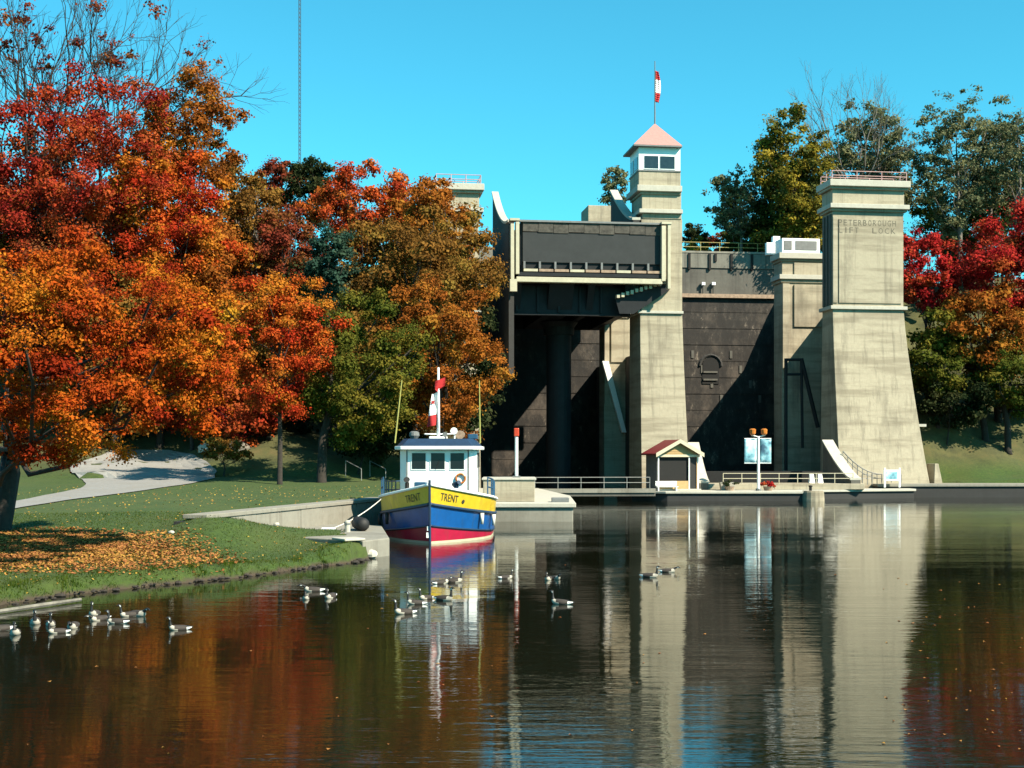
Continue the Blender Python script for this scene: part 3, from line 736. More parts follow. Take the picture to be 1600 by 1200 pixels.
pk = empty('parapet_cabin', lx((U(1245, vA), vA + 1, Z(1245, 397, vA))), 0, 'white framed glazed parapet box on the rear abutment by the right tower', 'parapet')
zc0, zc1 = Z(1245, 396, vA) + .002, Z(1245, 373, vA)
MB(lx).box(U(1222, vA - .3), U(1281, vA - .3), vA - .3, vA + 2.4, zc0, zc1).build('box', M['white'], pk, bevel=.03)
for x0, x1 in ((1225, 1237), (1243, 1276)):
    MB(lx).box(U(x0, vA - .3), U(x1, vA - .3), vA - .36, vA - .28, Z(1245, 391, vA), Z(1245, 377, vA)).build('pane', M['leadpaint'], pk)
for x0, x1, y0, y1 in ((1196, 1220, 380, 399), (1206, 1217, 370, 381)):
    MB(lx).box(U(x0, vA + 4), U(x1, vA + 4), vA + 3.5, vA + 4.2, Z(1208, y1, vA + 4), Z(1208, y0, vA + 4)).build('winch_box', M['white'], pk, bevel=.04)
abutment('rear_abutment', 944, 984, 8, vA, 3.2, 'rear concrete pier glimpsed under the chamber left of the centre tower', 497 - 46)
# slanting pale leg below that pier
world_thing('slanted_strut', MB(lx).add([(U(941, vA - 1), vA - 1, Z(945, 565, vA)), (U(951, vA - 1), vA - 1, Z(945, 565, vA)), (U(979, vA - 1), vA - 1, Z(975, 676, vA)), (U(972, vA - 1), vA - 1, Z(975, 676, vA)),
            (U(941, vA - 1), vA - .3, Z(945, 565, vA)), (U(951, vA - 1), vA - .3, Z(945, 565, vA)), (U(979, vA - 1), vA - .3, Z(975, 676, vA)), (U(972, vA - 1), vA - .3, Z(975, 676, vA))],
           [(0, 3, 2, 1), (7, 4, 5, 6), (0, 1, 5, 4), (1, 2, 6, 5), (2, 3, 7, 6), (3, 0, 4, 7)]), M['white'], 'pale slanted strut leaning in the dark pit left of the centre tower', 'strut', .03)
# dark A-frame guide in the right pit
af = empty('guide_frame', lx((U(1245, 9), 9, 0)), 0, 'dark steel guide frame with sloping leg beside the right tower', 'guide frame')
for (x0, y0, x1, y1, w) in ((1228, 560, 1228, 735, .22), (1252, 560, 1278, 668, .26), (1228, 562, 1252, 562, .2), (1229, 585, 1254, 585, .18), (1252, 560, 1254, 700, .18)):
    MB(lx).tube([(U(x0, 9), 9, Z(x0, y0, 9)), (U(x1, 9), 9, Z(x1, y1, 9))], w, 6).build('frame_bar', M['girder'], af)
# side walls of the pits
world_thing('pit_wall', MB(lx).box(LLu - 1.5, LRu + .3, 4.7, 37, -2, UP + .6), M['pitshade'], 'tall side wall behind the left tower, pit shade in its colour', 'wall', .05)
world_thing('pit_wall', MB(lx).box(U(1292, vA) + .1, RR + 1.5, 5.5, 37, -2, 24.0), M['pitshade'], 'tall side wall behind the right tower, pit shade in its colour', 'wall', .05)
world_thing('pit_wall', MB(lx).box(cL + 1.6, cR, 5.6, 34, -2, 17.5), M['pitshade'], 'low dark dividing wall between the two pits behind the centre tower', 'wall', .05)
world_thing('gate_sill', MB(lx).box(cR - .2, RL + .2, -.5, 1.0, -1.5, 3.0), M['dark'], 'dark lowered lock gate between centre and right tower feet', 'lock gate', .03)


# curved stair flanks at the tower feet
def foot_wing(label, px_back, py_back, px_front, py_front, v0, v1, wid):
    u = U(px_front, v0)
    t = empty('stair_flank', lx((u, v0, 1.6)), 0, label, 'stair flank')
    z0_, z1_ = Z(px_front, py_front, v0), Z(px_back, py_back, v1)
    ub = U(px_back, v1); n_ = 12; rr = []; tt = []
    for k in range(n_ + 1):
        s_ = k / n_; v = v0 + (v1 - v0) * s_; uu = u + (ub - u) * s_; z = z0_ + (z1_ - z0_) * s_ ** 1.35
        rr.append([(uu, v, 1.0), (uu + wid, v, 1.0), (uu + wid, v, z), (uu, v, z)])
        tt.append([(uu - .12, v, z + .004), (uu + wid + .12, v, z + .004), (uu + wid + .12, v, z + .22), (uu - .12, v, z + .22)])
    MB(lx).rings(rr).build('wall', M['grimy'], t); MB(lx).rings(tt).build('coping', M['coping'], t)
    return t
foot_wing('pale curved stair flank rising towards the right tower foot', 1286, 690, 1330, 750, -9.0, -3.2, 1.1)
foot_wing('pale curved stair flank half hidden behind the kiosk', 1076, 694, 1092, 755, -8.5, -3.0, 1.1)
st = empty('stair_railing', lx((U(1340, -5), -5, 1.6)), 0, 'dark stair handrail curving down beside the right tower foot', 'handrail')
pr = [(U(1316 + 62 * s, -5), -5.2 + .2 * s, Z(1340, 705 + 36 * (1 - (1 - s) ** 2), -5)) for s in np.linspace(0, 1, 9)]
MB(lx).tube(pr, .06, 6).build('handrail', M['leadpaint'], st); MB(lx).tube([(a, b_, c_ - .5) for a, b_, c_ in pr], .04, 6).build('rail', M['leadpaint'], st)
for a, b_, c_ in pr: MB(lx).tube([(a, b_, 1.5), (a, b_, c_)], .045, 6).build('baluster', M['leadpaint'], st)
railing('foot_railing', [lx((U(1347, -5), -5, 1.74)), lx((U(1408, -5), -5, 1.74))], .95, M['greyrail'], 'short grey railing in front of the right tower foot', 1.1, (1, .5), .05)
ip = empty('info_panel', lx((U(1393, -6), -6, 1.6)), 0, 'white framed information panel before the right tower foot', 'sign')
MB(lx).box(U(1381, -6), U(1404, -6), -6, -5.85, Z(1393, 751, -6), Z(1393, 734, -6)).build('frame', M['white'], ip)
MB(lx).box(U(1384, -6), U(1402, -6), -6.04, -5.99, Z(1393, 748.5, -6), Z(1393, 737, -6)).build('panel_face', M['banner'], ip)
for x in (1383, 1406): MB(lx).box(U(x, -6) - .1, U(x, -6) + .1, -5.97, -5.83, 1.2, Z(1393, 731, -6)).build('post', M['white'], ip)
for i, x in enumerate((1268, 1281)):
    sb = empty('sandwich_board', lx((U(x, -5.5), -5.5, 1.72)), 0, ('left' if i == 0 else 'right') + ' one of two small white boards standing before the dark pit', 'board', 'small white boards on the dock')
    for s_ in (-1, 1):
        MB(lx).add([(U(x, -5.5) - .3, -5.5 + .3 * s_, 1.72), (U(x, -5.5) + .3, -5.5 + .3 * s_, 1.72), (U(x, -5.5) + .22, -5.5 + .03 * s_, 2.75), (U(x, -5.5) - .22, -5.5 + .03 * s_, 2.75),
                    (U(x, -5.5) - .3, -5.5 + .34 * s_, 1.72), (U(x, -5.5) + .3, -5.5 + .34 * s_, 1.72), (U(x, -5.5) + .22, -5.5 + .07 * s_, 2.75), (U(x, -5.5) - .22, -5.5 + .07 * s_, 2.75)],
                   [(0, 1, 2, 3), (7, 6, 5, 4), (0, 4, 5, 1), (1, 5, 6, 2), (2, 6, 7, 3), (3, 7, 4, 0)]).build('leaf_board', M['white'], sb)

# ------------------------------------------------------------------ kiosk, posts, banner pole
kp = P(1050, 762, 141.0); kz = 1.062
ko = empty('kiosk', (kp[0], kp[1], kz), math.radians(14), 'small kiosk with red roof and tan gable at the centre tower foot', 'kiosk')
K = lambda: MB()
def kpart(nm, mb, mat, par=ko, bevel=.02): return mb.build(nm, mat, par, rel=False, bevel=bevel)
hw, hd, he = 2.35, 1.9, 3.9
kpart('floor', K().box(-hw - .2, hw + .2, -hd - .3, hd, .0, .18), M['coping'])
kpart('rear_wall', K().box(-hw, hw, hd - .15, hd, .18, he), M['leadpaint'])
kpart('side_wall', K().box(-hw, -hw + .15, -hd + .3, hd - .15, .18, he), M['leadpaint'])
kpart('side_wall', K().box(hw - .15, hw, -hd + .3, hd - .15, .18, he), M['tan'])
for x in (-hw, hw - 1.15, hw - .12): kpart('post', K().box(x, x + .14, -hd, -hd + .14, .18, he), M['white'])
kpart('counter', K().box(-hw + .15, hw - 1.2, -hd + .02, -hd + .2, .18, 1.05), M['tan'])
kpart('opening_shade', K().box(-hw + .16, hw - 1.17, -hd + .25, -hd + .3, 1.06, he - .05), M['dark'])  # black sheet paints the dark inside the opening
kpart('door', K().box(hw - 1.0, hw - .16, -hd + .2, -hd + .26, .18, he - .1), M['black'])
apx = he + 1.35
kpart('gable', K().rings([[(-hw, y, he), (hw, y, he), (0, y, apx)] for y in (-hd - .02, -hd + .12)]), M['tan'], bevel=0)
for k in range(5):
    z0 = he + .1 + k * .24; ww = hw * (1 - (z0 - he) / 1.35) - .03
    kpart('siding_board', K().box(-ww, ww, -hd - .06, -hd - .02, z0, z0 + .2), M['tan'], bevel=0)
kpart('fascia', K().box(-hw - .1, hw + .1, -hd - .12, -hd - .03, he - .25, he + .02), M['trimcream'])
for s_ in (-1, 1):
    e = 1.18; n_ = (apx + .1 - he)
    kpart('roof_slope', K().add([(0, -hd - .55, apx + .12), (s_ * hw * e, -hd - .55, he - .05), (s_ * hw * e, hd + .4, he - .05), (0, hd + .4, apx + .12), (0, -hd - .55, apx + .30), (s_ * hw * e, -hd - .55, he + .13), (s_ * hw * e, hd + .4, he + .13), (0, hd + .4, apx + .30)],
          [(0, 1, 2, 3), (7, 6, 5, 4), (0, 4, 5, 1), (1, 5, 6, 2), (2, 6, 7, 3), (3, 7, 4, 0)]), M['redroof'], bevel=0)
    kpart('bargeboard', K().add([(0, -hd - .62, apx - .08), (s_ * hw * e, -hd - .62, he - .26), (s_ * hw * e, -hd - .62, he + .18), (0, -hd - .62, apx + .34), (0, -hd - .54, apx - .08), (s_ * hw * e, -hd - .54, he - .26), (s_ * hw * e, -hd - .54, he + .18), (0, -hd - .54, apx + .34)],
          [(0, 1, 2, 3), (7, 6, 5, 4), (0, 4, 5, 1), (1, 5, 6, 2), (2, 6, 7, 3), (3, 7, 4, 0)]), M['trimcream'], bevel=0)
be = empty('bench', (kp[0] - .9, kp[1] - 2.8, kz), math.radians(10), 'white slatted bench in front of the kiosk', 'bench')
for k in range(3): MB().box(-1.2, 1.2, -.3 + k * .19, -.15 + k * .19, .42, .48).build('seat_slat', M['white'], be, rel=False)
for k in range(3): MB().box(-1.2, 1.2, .27, .32, .58 + k * .17, .71 + k * .17).build('back_slat', M['white'], be, rel=False)
for x in (-1.0, 1.0): MB().box(x - .05, x + .05, -.28, .33, 0, .42).build('leg', M['white'], be, rel=False)
bx_ = empty('planter', (G(1100, 760, 1.06)[0], 140.5, kz), 0, 'pale concrete planter box right of the kiosk', 'planter')
MB().loft([(0, -.7, .7, -.5, .5), (.9, -.85, .85, -.6, .6)]).build('tub', M['coping'], bx_, rel=False)
MB().box(-.75, .75, -.5, .5, .9, .93).build('soil', M['bark'], bx_, rel=False)

# banner pole
bp = P(1185, 766, 138.6); bz = 1.062
bo = empty('banner_pole', (bp[0], bp[1], bz), 0, 'white pole with two pale blue picture banners and twin amber lamps', 'banner pole')
zt = H + (YH - 682) / FPX * 138.6 - bz
s1 = 138.6 / FPX
MB().tube([(0, 0, 0), (0, 0, zt)], [.16, .12], 10).build('pole', M['white'], bo, rel=False)
MB().tube([(0, 0, 0), (0, 0, .25)], .3, 10).build('base', M['leadpaint'], bo, rel=False)
MB().tube([(-.75, 0, zt + .15), (0, 0, zt - .05), (.75, 0, zt + .15)], .06, 8).build('lamp_arm', M['white'], bo, rel=False)
for s_ in (-1, 1):
    MB().rings([[(s_ * .62 + r_ * math.cos(t), r_ * math.sin(t), z) for t in np.linspace(0, 2 * math.pi, 10, endpoint=False)] for z, r_ in ((zt + .15, .18), (zt + .3, .32), (zt + .75, .36), (zt + .85, .2))]).build('lamp_head', M['orange'], bo, rel=False)
    x0, x1 = (-22 * s1, -3 * s1) if s_ < 0 else (3 * s1, 20 * s1)
    z0, z1 = H + (YH - 723) * s1 - bz, H + (YH - 686) * s1 - bz
    MB().sheet([[(x0 + (x1 - x0) * i / 5, .05 * math.sin(i * 1.3 + j * .5 * s_), z0 + (z1 - z0) * j / 6) for i in range(6)] for j in range(7)]).build('banner', M['banner'], bo, rel=False, smooth=True).modifiers.new('cloth', 'SOLIDIFY').thickness = .03
    for z in (z0 - .05, z1 + .05): MB().tube([(0, 0, z), (x0 if s_ < 0 else x1, 0, z)], .05, 6).build('banner_rod', M['white'], bo, rel=False)

# light post on the pier
lp = P(807, 748, 100); lz = 3.202
lo = empty('light_post', (.35, 100, lz), 0, 'thin white post with red lamp standing on the pier block', 'light post')
MB().tube([(0, 0, 0), (0, 0, 3.2)], .13, 8).build('post', M['white'], lo, rel=False)
MB().box(-.2, .2, -.2, .2, 3.2, 3.85).build('lamp_head', M['redlamp'], lo, rel=False, bevel=.06)
MB().box(-.3, .3, -.3, .3, 0, .12).build('base', M['leadpaint'], lo, rel=False)

# ------------------------------------------------------------------ the boat
BX, BY = P(672, 850, 71.4)[:2]
hd_ = math.radians(-90 - .7)                # bow direction
boat = empty('moored_boat', (BX, BY, 0), hd_, 'blunt yellow, blue and red workboat with white wheelhouse moored at the wall', 'boat')
def bt(nm, mb, mat, smooth=False, bevel=0.0, par=None):
    return mb.build(nm, mat, par or boat, rel=False, smooth=smooth, bevel=bevel)
LEN, BM = 15.0, 3.45                        # local: x forward (0 at the stem, minus aft), y to port, z up
def hbeam(s, lev):                          # half beam at s metres aft; lev 0 waterline .. 3 rail
    full = BM * (.93 + .025 * lev)
    ln = 6.8 - .35 * lev
    off = .28 - .09 * lev
    t = np.clip((s - off) / ln, 0, 1)
    taper = 1 - .12 * np.clip((s - 9) / 6, 0, 1) ** 2
    return full * (1 - (1 - t) ** 1.95) ** .97 * taper
def hz_(s, lev):                            # sheer heights
    e = math.exp(-s / 4.2)
    return (-.6, .26 + .78 * e, 1.22 + 1.02 * e, 2.08 + 1.24 * e)[lev]
def rake(lev): return (.10, .0, -.0, .22)[lev] if lev < 3 else .25
st_ = [0, .12, .3, .6, 1.0, 1.5, 2.1, 2.8, 3.6, 4.6, 6, 8, 10, 12, 13.5, 15]
def hp(s, lev, side, out=0.0):
    x = -s + (.0, .10, .2, .34)[lev] * max(0, 1 - s / 4)
    return (x, side * (max(hbeam(s, lev), .03) + out), hz_(s, lev))
def strake(nm, l0, l1, mat, n_=3, out=0.0, trim=None):
    mb = MB()
    for side in (1, -1):
        g_ = []
        for s in st_:
            a, c_ = np.array(hp(s, l0, side, out)), np.array(hp(s, l1, side, out))
            line = [tuple(a + (c_ - a) * k / n_) for k in range(n_ + 1)]
            g_.append(line if side > 0 else line[::-1])
        mb.sheet(g_)
    # transom
    a, c_ = hp(15, l0, 1, out), hp(15, l1, 1, out)
    mb.add([a, c_, (c_[0], -c_[1], c_[2]), (a[0], -a[1], a[2])], [(0, 1, 2, 3)])
    o = bt(nm, mb, mat, smooth=False); 
    return o
strake('bottom', 0, 1, M['hullred']); strake('topside', 1, 2, M['hullblue']); strake('bulwark', 2, 3, M['hullyellow'], 3)
mb = MB()                                    # deck
mb.sheet([[ (hp(s, 2, 1)[0], hp(s, 2, 1)[1] * k, hz_(s, 2) + .25) for k in (1, .5, 0, -.5, -1)] for s in st_])
bt('deck', mb, M['navy'])
for lev, rr_, mat, nm in ((3, .085, 'white', 'cap_rail'), (2, .10, 'navy', 'rub_rail'), (1, .06, 'navy', 'chine_rail')):
    for side in (1, -1):
        bt(nm, MB().tube([tuple(np.array(hp(s, lev, side, .03))) for s in st_], rr_, 6), M[mat], smooth=True)
for side in (1, -1):                         # pale scum line just above the water
    mb = MB(); g_ = []
    for s in st_:
        a, c_ = np.array(hp(s, 0, side, .012)), np.array(hp(s, 1, side, .012))
        q = lambda z: a + (c_ - a) * ((z - a[2]) / (c_[2] - a[2]))
        line = [tuple(q(.0)), tuple(q(.13))]
        g_.append(line if side > 0 else line[::-1])
    bt('waterline_stripe', mb.sheet(g_), M['trimcream'])
bt('stem_post', MB().tube([(hp(0, 0, 1)[0] + .02, 0, -.6), (hp(0, 1, 1)[0] + .03, 0, hz_(0, 1)), (hp(0, 2, 1)[0] + .03, 0, hz_(0, 2)), (hp(0, 3, 1)[0] + .03, 0, hz_(0, 3) + .25)], .07, 8), M['navy'])
bt('draft_mark', MB().box(.02, .12, -.16, -.04, .75, 1.0).box(.02, .12, -.20, -.06, .35, .65), M['white'])
# names on both bows
def on_bulwark(d, t, side, out=.03):         # d metres along the rail from the stem, t up the bulwark
    ss = np.linspace(0, 6, 240); pts_ = np.array([hp(s, 2, 1)[:2] for s in ss]); dist = np.append(0, np.cumsum(np.hypot(*np.diff(pts_, axis=0).T)))
    s = float(np.interp(d, dist, ss))
    a, c_ = np.array(hp(s, 2, side, out)), np.array(hp(s, 3, side, out)); return tuple(a + (c_ - a) * t)
for side in (-1, 1):
    pv, pf = text_pts('TRENT', 1.35, .42)
    # starboard (side -1) reads from the stem aft seen from ahead on the picture's left
    vv = [on_bulwark((.75 + a) if side > 0 else (2.1 - a), .30 + b_ * .95, side) for a, b_ in pv]
    bt('name_lettering', MB().add(vv, pf), M['letter'])
pv = [(.12 * math.cos(t), .12 * math.sin(t)) for t in np.linspace(0, 2 * math.pi, 10, endpoint=False)]
bt('hawse_hole', MB().add([on_bulwark(2.55 + a, .42 + b_, 1, .035) for a, b_ in pv], [tuple(range(10))]), M['letter'])
# wheelhouse
wx, ww, wl = -6.0, 2.35, 4.4                 # front face, half width, length
zb_, zt_ = 1.6, 5.28
mb = MB(); fr = [(wx, -1.85), (wx, 1.85), (wx - .75, ww), (wx - wl, ww), (wx - wl, -ww), (wx - .75, -ww)]
bt('wheelhouse', mb.rings([[(x, y, z) for x, y in fr] for z in (zb_, zt_)]), M['brightwhite'], bevel=.05)
for y0, y1 in ((-1.55, -.72), (-.40, .43), (.78, 1.60)):
    f_ = bt('window', MB().box(wx - .01, wx + .04, y0 - .06, y1 + .06, 4.05, 5.14), M['white'])
    bt('pane', MB().box(wx + .042, wx + .055, y0, y1, 4.12, 5.08), M['glass'], par=f_)
for s_ in (-1, 1):
    for k in range(2):
        f_ = bt('window', MB().box(wx - 1.2 - k * 1.6 - .9, wx - 1.2 - k * 1.6, s_ * (ww + .02) - .03, s_ * (ww + .02) + .03, 4.2, 5.1), M['glass'])
roof_p = [(wx + .55, -2.2), (wx + .55, 2.2), (wx - .4, ww + .30), (wx - wl - .5, ww + .30), (wx - wl - .5, -ww - .30), (wx - .4, -ww - .30)]
bt('roof', MB().rings([[(x, y, z) for x, y in roof_p] for z in (5.282, 5.50)]), M['brightwhite'], bevel=.05)
bt('roof_top', MB().rings([[(wx - 2.0 + (x - wx + 2.0) * k, y * k, z) for x, y in roof_p] for z, k in ((5.502, .96), (5.95, .80))]), M['navy'])
for y in (-2.0, 2.0): bt('corner_strip', MB().box(wx - .06, wx + .02, y * .93 - .04, y * .93 + .04, zb_, zt_), M['leadpaint'])
bt('door', MB().box(wx - 2.9, wx - 2.1, ww, ww + .04, 2.3, 4.9), M['leadpaint'])
bt('wiper', MB().tube([(wx + .07, -.1, 4.1), (wx + .07, .12, 4.7)], .018, 4), M['black'])
bt('life_ring', MB().tube([(wx + .09, 1.75 + .28 * math.cos(t) - .35, 3.55 + .28 * math.sin(t)) for t in np.linspace(0, 2 * math.pi, 14)], .06, 6), M['orange'])
bt('after_cabin', MB().box(wx - wl - 3.6, wx - wl - .01, -2.1, 2.1, 2.0, 4.0), M['brightwhite'], bevel=.06)
# things bolted on the roof
bt('mast', MB().tube([(wx - 1.4, -.05, 5.9), (wx - 1.4, -.05, 10.35)], [.11, .06], 8), M['white'], smooth=True)
bt('mast_step', MB().box(wx - 1.8, wx - 1.0, -.6, .5, 5.952, 6.1), M['white'], bevel=.03)
bt('crosstree', MB().tube([(wx - 1.4, -.9, 6.25), (wx - 1.4, .8, 6.25)], .05, 6), M['white'])
bt('aerial', MB().tube([(wx - .6, -2.65, 5.7), (wx - .9, -2.25, 9.55)], [.05, .03], 6), M['aerial'])
bt('aerial', MB().tube([(wx - .6, 2.55, 5.7), (wx - .6, 2.5, 9.5)], [.045, .03], 6), M['aerial'])
bt('radar', MB().rings([[(wx - 1.0 + .32 * s_ * math.cos(t), -1.5 + .32 * s_ * math.sin(t), z) for t in np.linspace(0, 2 * math.pi, 12, endpoint=False)] for z, s_ in ((5.952, .6), (6.15, 1), (6.35, .9), (6.42, .5))]), M['leadpaint'])
bt('searchlight', MB().tube([(wx - .5, 1.0, 6.35), (wx - .1, .98, 6.42)], [.16, .22], 10).tube([(wx - .4, 1.0, 5.9), (wx - .4, 1.0, 6.3)], .05, 6), M['white'])
bt('horn', MB().tube([(wx - .8, .45, 6.2), (wx + .1, .45, 6.2)], [.05, .16], 8).tube([(wx - .7, .45, 5.9), (wx - .7, .45, 6.2)], .04, 6), M['leadpaint'])
bt('life_raft', MB().tube([(wx - 1.8, 1.3, 6.2), (wx - .9, 1.3, 6.2)], .27, 12), M['wood'])
bt('roof_locker', MB().box(wx - 2.2, wx - 1.2, 1.75, 2.35, 5.952, 6.25), M['bluerail'], bevel=.03)
# foredeck gear and side rails
bt('windlass', MB().tube([(-3.6, -.5, 3.0), (-3.6, .5, 3.0)], .22, 10).box(-3.8, -3.4, -.25, .25, 2.2, 2.9), M['navy'])
bt('vent', MB().tube([(-5.0, -1.75, 2.2), (-5.0, -1.75, 3.3), (-4.7, -1.75, 3.5)], [.13, .13, .2], 8), M['black'])
bt('hatch', MB().box(-5.5, -4.6, -1.3, -.6, 2.1, 3.35), M['bluerail'], bevel=.04)
bt('bollard', MB().tube([(-4.4, 1.2, 2.2), (-4.4, 1.2, 3.35)], .15, 8).tube([(-4.6, 1.05, 3.2), (-4.2, 1.4, 3.35)], .14, 8), M['navy'])
for side in (1, -1):
    for q in (.55, 1.1):
        bt('side_rail', MB().tube([(hp(s, 3, side)[0], hp(s, 3, side)[1] - side * .12, hz_(s, 3) + q) for s in (4.2, 5, 6, 8, 10, 12, 14)], .045, 6), M['bluerail'])
    for s in (4.2, 5, 5.7, 6.5, 7.4, 8.4, 9.5, 11, 12.5, 14):
        x, y, z = hp(s, 3, side); bt('stanchion', MB().tube([(x, y - side * .12, z - .1), (x, y - side * .12, z + 1.12)], .04, 6), M['bluerail'])
    for s in (3.4, 5.2):
        x, y, z = hp(s, 2, side, .12)
        ft = bt('fender', MB().tube([(x, y, z - .75), (x, y, z - .1)], [.09, .12], 8), M['rope' if side > 0 else 'black'], smooth=True)
boat_mx = lambda p: (BX + p[0] * math.cos(hd_) - p[1] * math.sin(hd_), BY + p[0] * math.sin(hd_) + p[1] * math.cos(hd_), p[2])
# the flag hoisted on the mast
mo = boat_mx((wx - 1.4, -.05, 9.5))
fl_ = empty('flag', mo, 0, 'red and white flag drooping from the boat mast', 'flag')
mb = MB()
g_ = []
for r_ in range(17):
    s = r_ / 16; row = []
    for c_ in range(7):
        q = c_ / 6
        dx = (q * (.50 if s < .2 else .30 + .25 * s)) * (1 if s < .22 else -1) * (1 - .0 * s)
        dx = (q - .35) * .62 if s < .22 else dx
        row.append((mo[0] + .02 + dx - (.18 * s if s > .22 else 0) + (.12 if s < .22 else 0) * 0, mo[1] - .10 - .10 * math.sin(q * 5 + s * 6), mo[2] - 2.7 * s + (.25 * q if s < .22 else -.12 * q)))
    g_.append(row)
for r_ in range(16):
    mb.mi = 0 if r_ < 4 or r_ > 11 else 1
    mb.sheet([g_[r_], g_[r_ + 1]])
mb.build('cloth', [M['flagred'], M['flagwhite']], fl_, smooth=True)
lv_ = [(math.sin(t) * (.16 if i % 2 == 0 else .07), math.cos(t) * (.22 if i % 2 == 0 else .09)) for i, t in enumerate(np.linspace(0, 2 * math.pi, 12, endpoint=False))]
MB().add([(mo[0] - .32 + a, mo[1] - .24, mo[2] - 1.3 + b_) for a, b_ in lv_], [tuple(range(12))]).build('leaf_emblem', M['flagred'], fl_)
# mooring lines, and a black roll for the shadow gap
def rope(label, a, b_, sag):
    pts_ = [np.array(a) + (np.array(b_) - np.array(a)) * t - np.array([0, 0, sag * 4 * t * (1 - t)]) for t in np.linspace(0, 1, 10)]
    return tag(MB().tube(pts_, .03, 6).build('mooring_rope', M['rope'], smooth=True), label, 'rope')
rope('white mooring rope from the boat shoulder down to the low ledge', boat_mx((-3.4, -3.1, 2.4)), (-9.6, 67.0, 1.05), .2)
cl = empty('cleat', (-9.6, 67.0, .882), 0, 'small pale mooring cleat on the low ledge left of the boat', 'cleat')
MB().box(-.25, .25, -.12, .12, 0, .12).build('foot', M['leadpaint'], cl, rel=False); MB().tube([(-.35, 0, .22), (.35, 0, .22)], .07, 8).build('horn', M['white'], cl, rel=False)
rb = empty('shadow_roll', (-8.25, 69.6, .882), math.radians(-75), 'black roll put in for the dark shadow gap beside the boat', 'shadow filler')
MB().tube([(-1.2, 0, .36), (-1.0, 0, .36), (1.0, 0, .36), (1.2, 0, .36)], [.2, .36, .36, .2], 12).build('body', M['black'], rb, rel=False, smooth=True)  # black body stands in for the shadow between ledge and boat
for i, (px, py) in enumerate(((432, 826), (543, 823))):
    q = G(px, py + 8, .885)
    po = empty('mooring_post', (q[0], q[1], .882 if i else .85), 0, ('stubby pale mooring post at the grassy end of the low ledge', 'stubby pale mooring post on the ledge close to the boat')[i], 'mooring post')
    MB().tube([(0, 0, -.2), (0, 0, .55), (0, 0, .62)], [.15, .15, .1], 10).build('post', M['coping'], po, rel=False)
    MB().tube([(0, 0, .4), (0, 0, .48)], .18, 10).build('collar', M['leadpaint'], po, rel=False)

# ------------------------------------------------------------------ trees
PAL = {
 'redmaple': [(0.15, 0.012, 0.014), (0.30, 0.026, 0.020), (0.44, 0.055, 0.024), (0.44, 0.10, 0.028)],
 'orange': [(0.33, 0.05, 0.012), (0.52, 0.12, 0.014), (0.60, 0.20, 0.02), (0.62, 0.31, 0.03)],
 'gold': [(0.46, 0.10, 0.012), (0.58, 0.20, 0.016), (0.62, 0.30, 0.025), (0.58, 0.36, 0.04)],
 'amber': [(0.22, 0.018, 0.010), (0.38, 0.045, 0.012), (0.52, 0.100, 0.014), (0.56, 0.20, 0.02)],
 'flame': [(0.28, 0.016, 0.012), (0.48, 0.045, 0.016), (0.55, 0.10, 0.02), (0.55, 0.20, 0.025)],
 'rust': [(0.15, 0.055, 0.015), (0.28, 0.085, 0.018), (0.38, 0.12, 0.022), (0.42, 0.19, 0.03)],
 'brown': [(0.10, 0.055, 0.02), (0.19, 0.09, 0.022), (0.27, 0.13, 0.03), (0.30, 0.19, 0.04)],
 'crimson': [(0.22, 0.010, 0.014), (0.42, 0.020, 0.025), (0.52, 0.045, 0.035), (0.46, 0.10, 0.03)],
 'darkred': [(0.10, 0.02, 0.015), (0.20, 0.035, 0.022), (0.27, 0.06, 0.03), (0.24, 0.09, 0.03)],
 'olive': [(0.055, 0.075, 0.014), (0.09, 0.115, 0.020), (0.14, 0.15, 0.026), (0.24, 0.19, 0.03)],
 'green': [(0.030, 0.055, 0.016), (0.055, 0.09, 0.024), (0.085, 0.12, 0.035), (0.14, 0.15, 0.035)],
 'poplar': [(0.085, 0.105, 0.055), (0.15, 0.175, 0.090), (0.22, 0.235, 0.125), (0.29, 0.275, 0.13)],
 'yellowgreen': [(0.075, 0.095, 0.03), (0.13, 0.145, 0.045), (0.26, 0.21, 0.03), (0.40, 0.30, 0.04)],
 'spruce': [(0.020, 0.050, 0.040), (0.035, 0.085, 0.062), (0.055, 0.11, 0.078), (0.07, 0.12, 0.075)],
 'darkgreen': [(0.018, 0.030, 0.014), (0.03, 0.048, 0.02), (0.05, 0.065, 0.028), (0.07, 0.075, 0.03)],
 'firered': [(0.28, 0.03, 0.018), (0.46, 0.06, 0.022), (0.56, 0.10, 0.03), (0.55, 0.17, 0.03)],
}
LM = {k: leafmat('leaves_' + k, v) for k, v in PAL.items()}

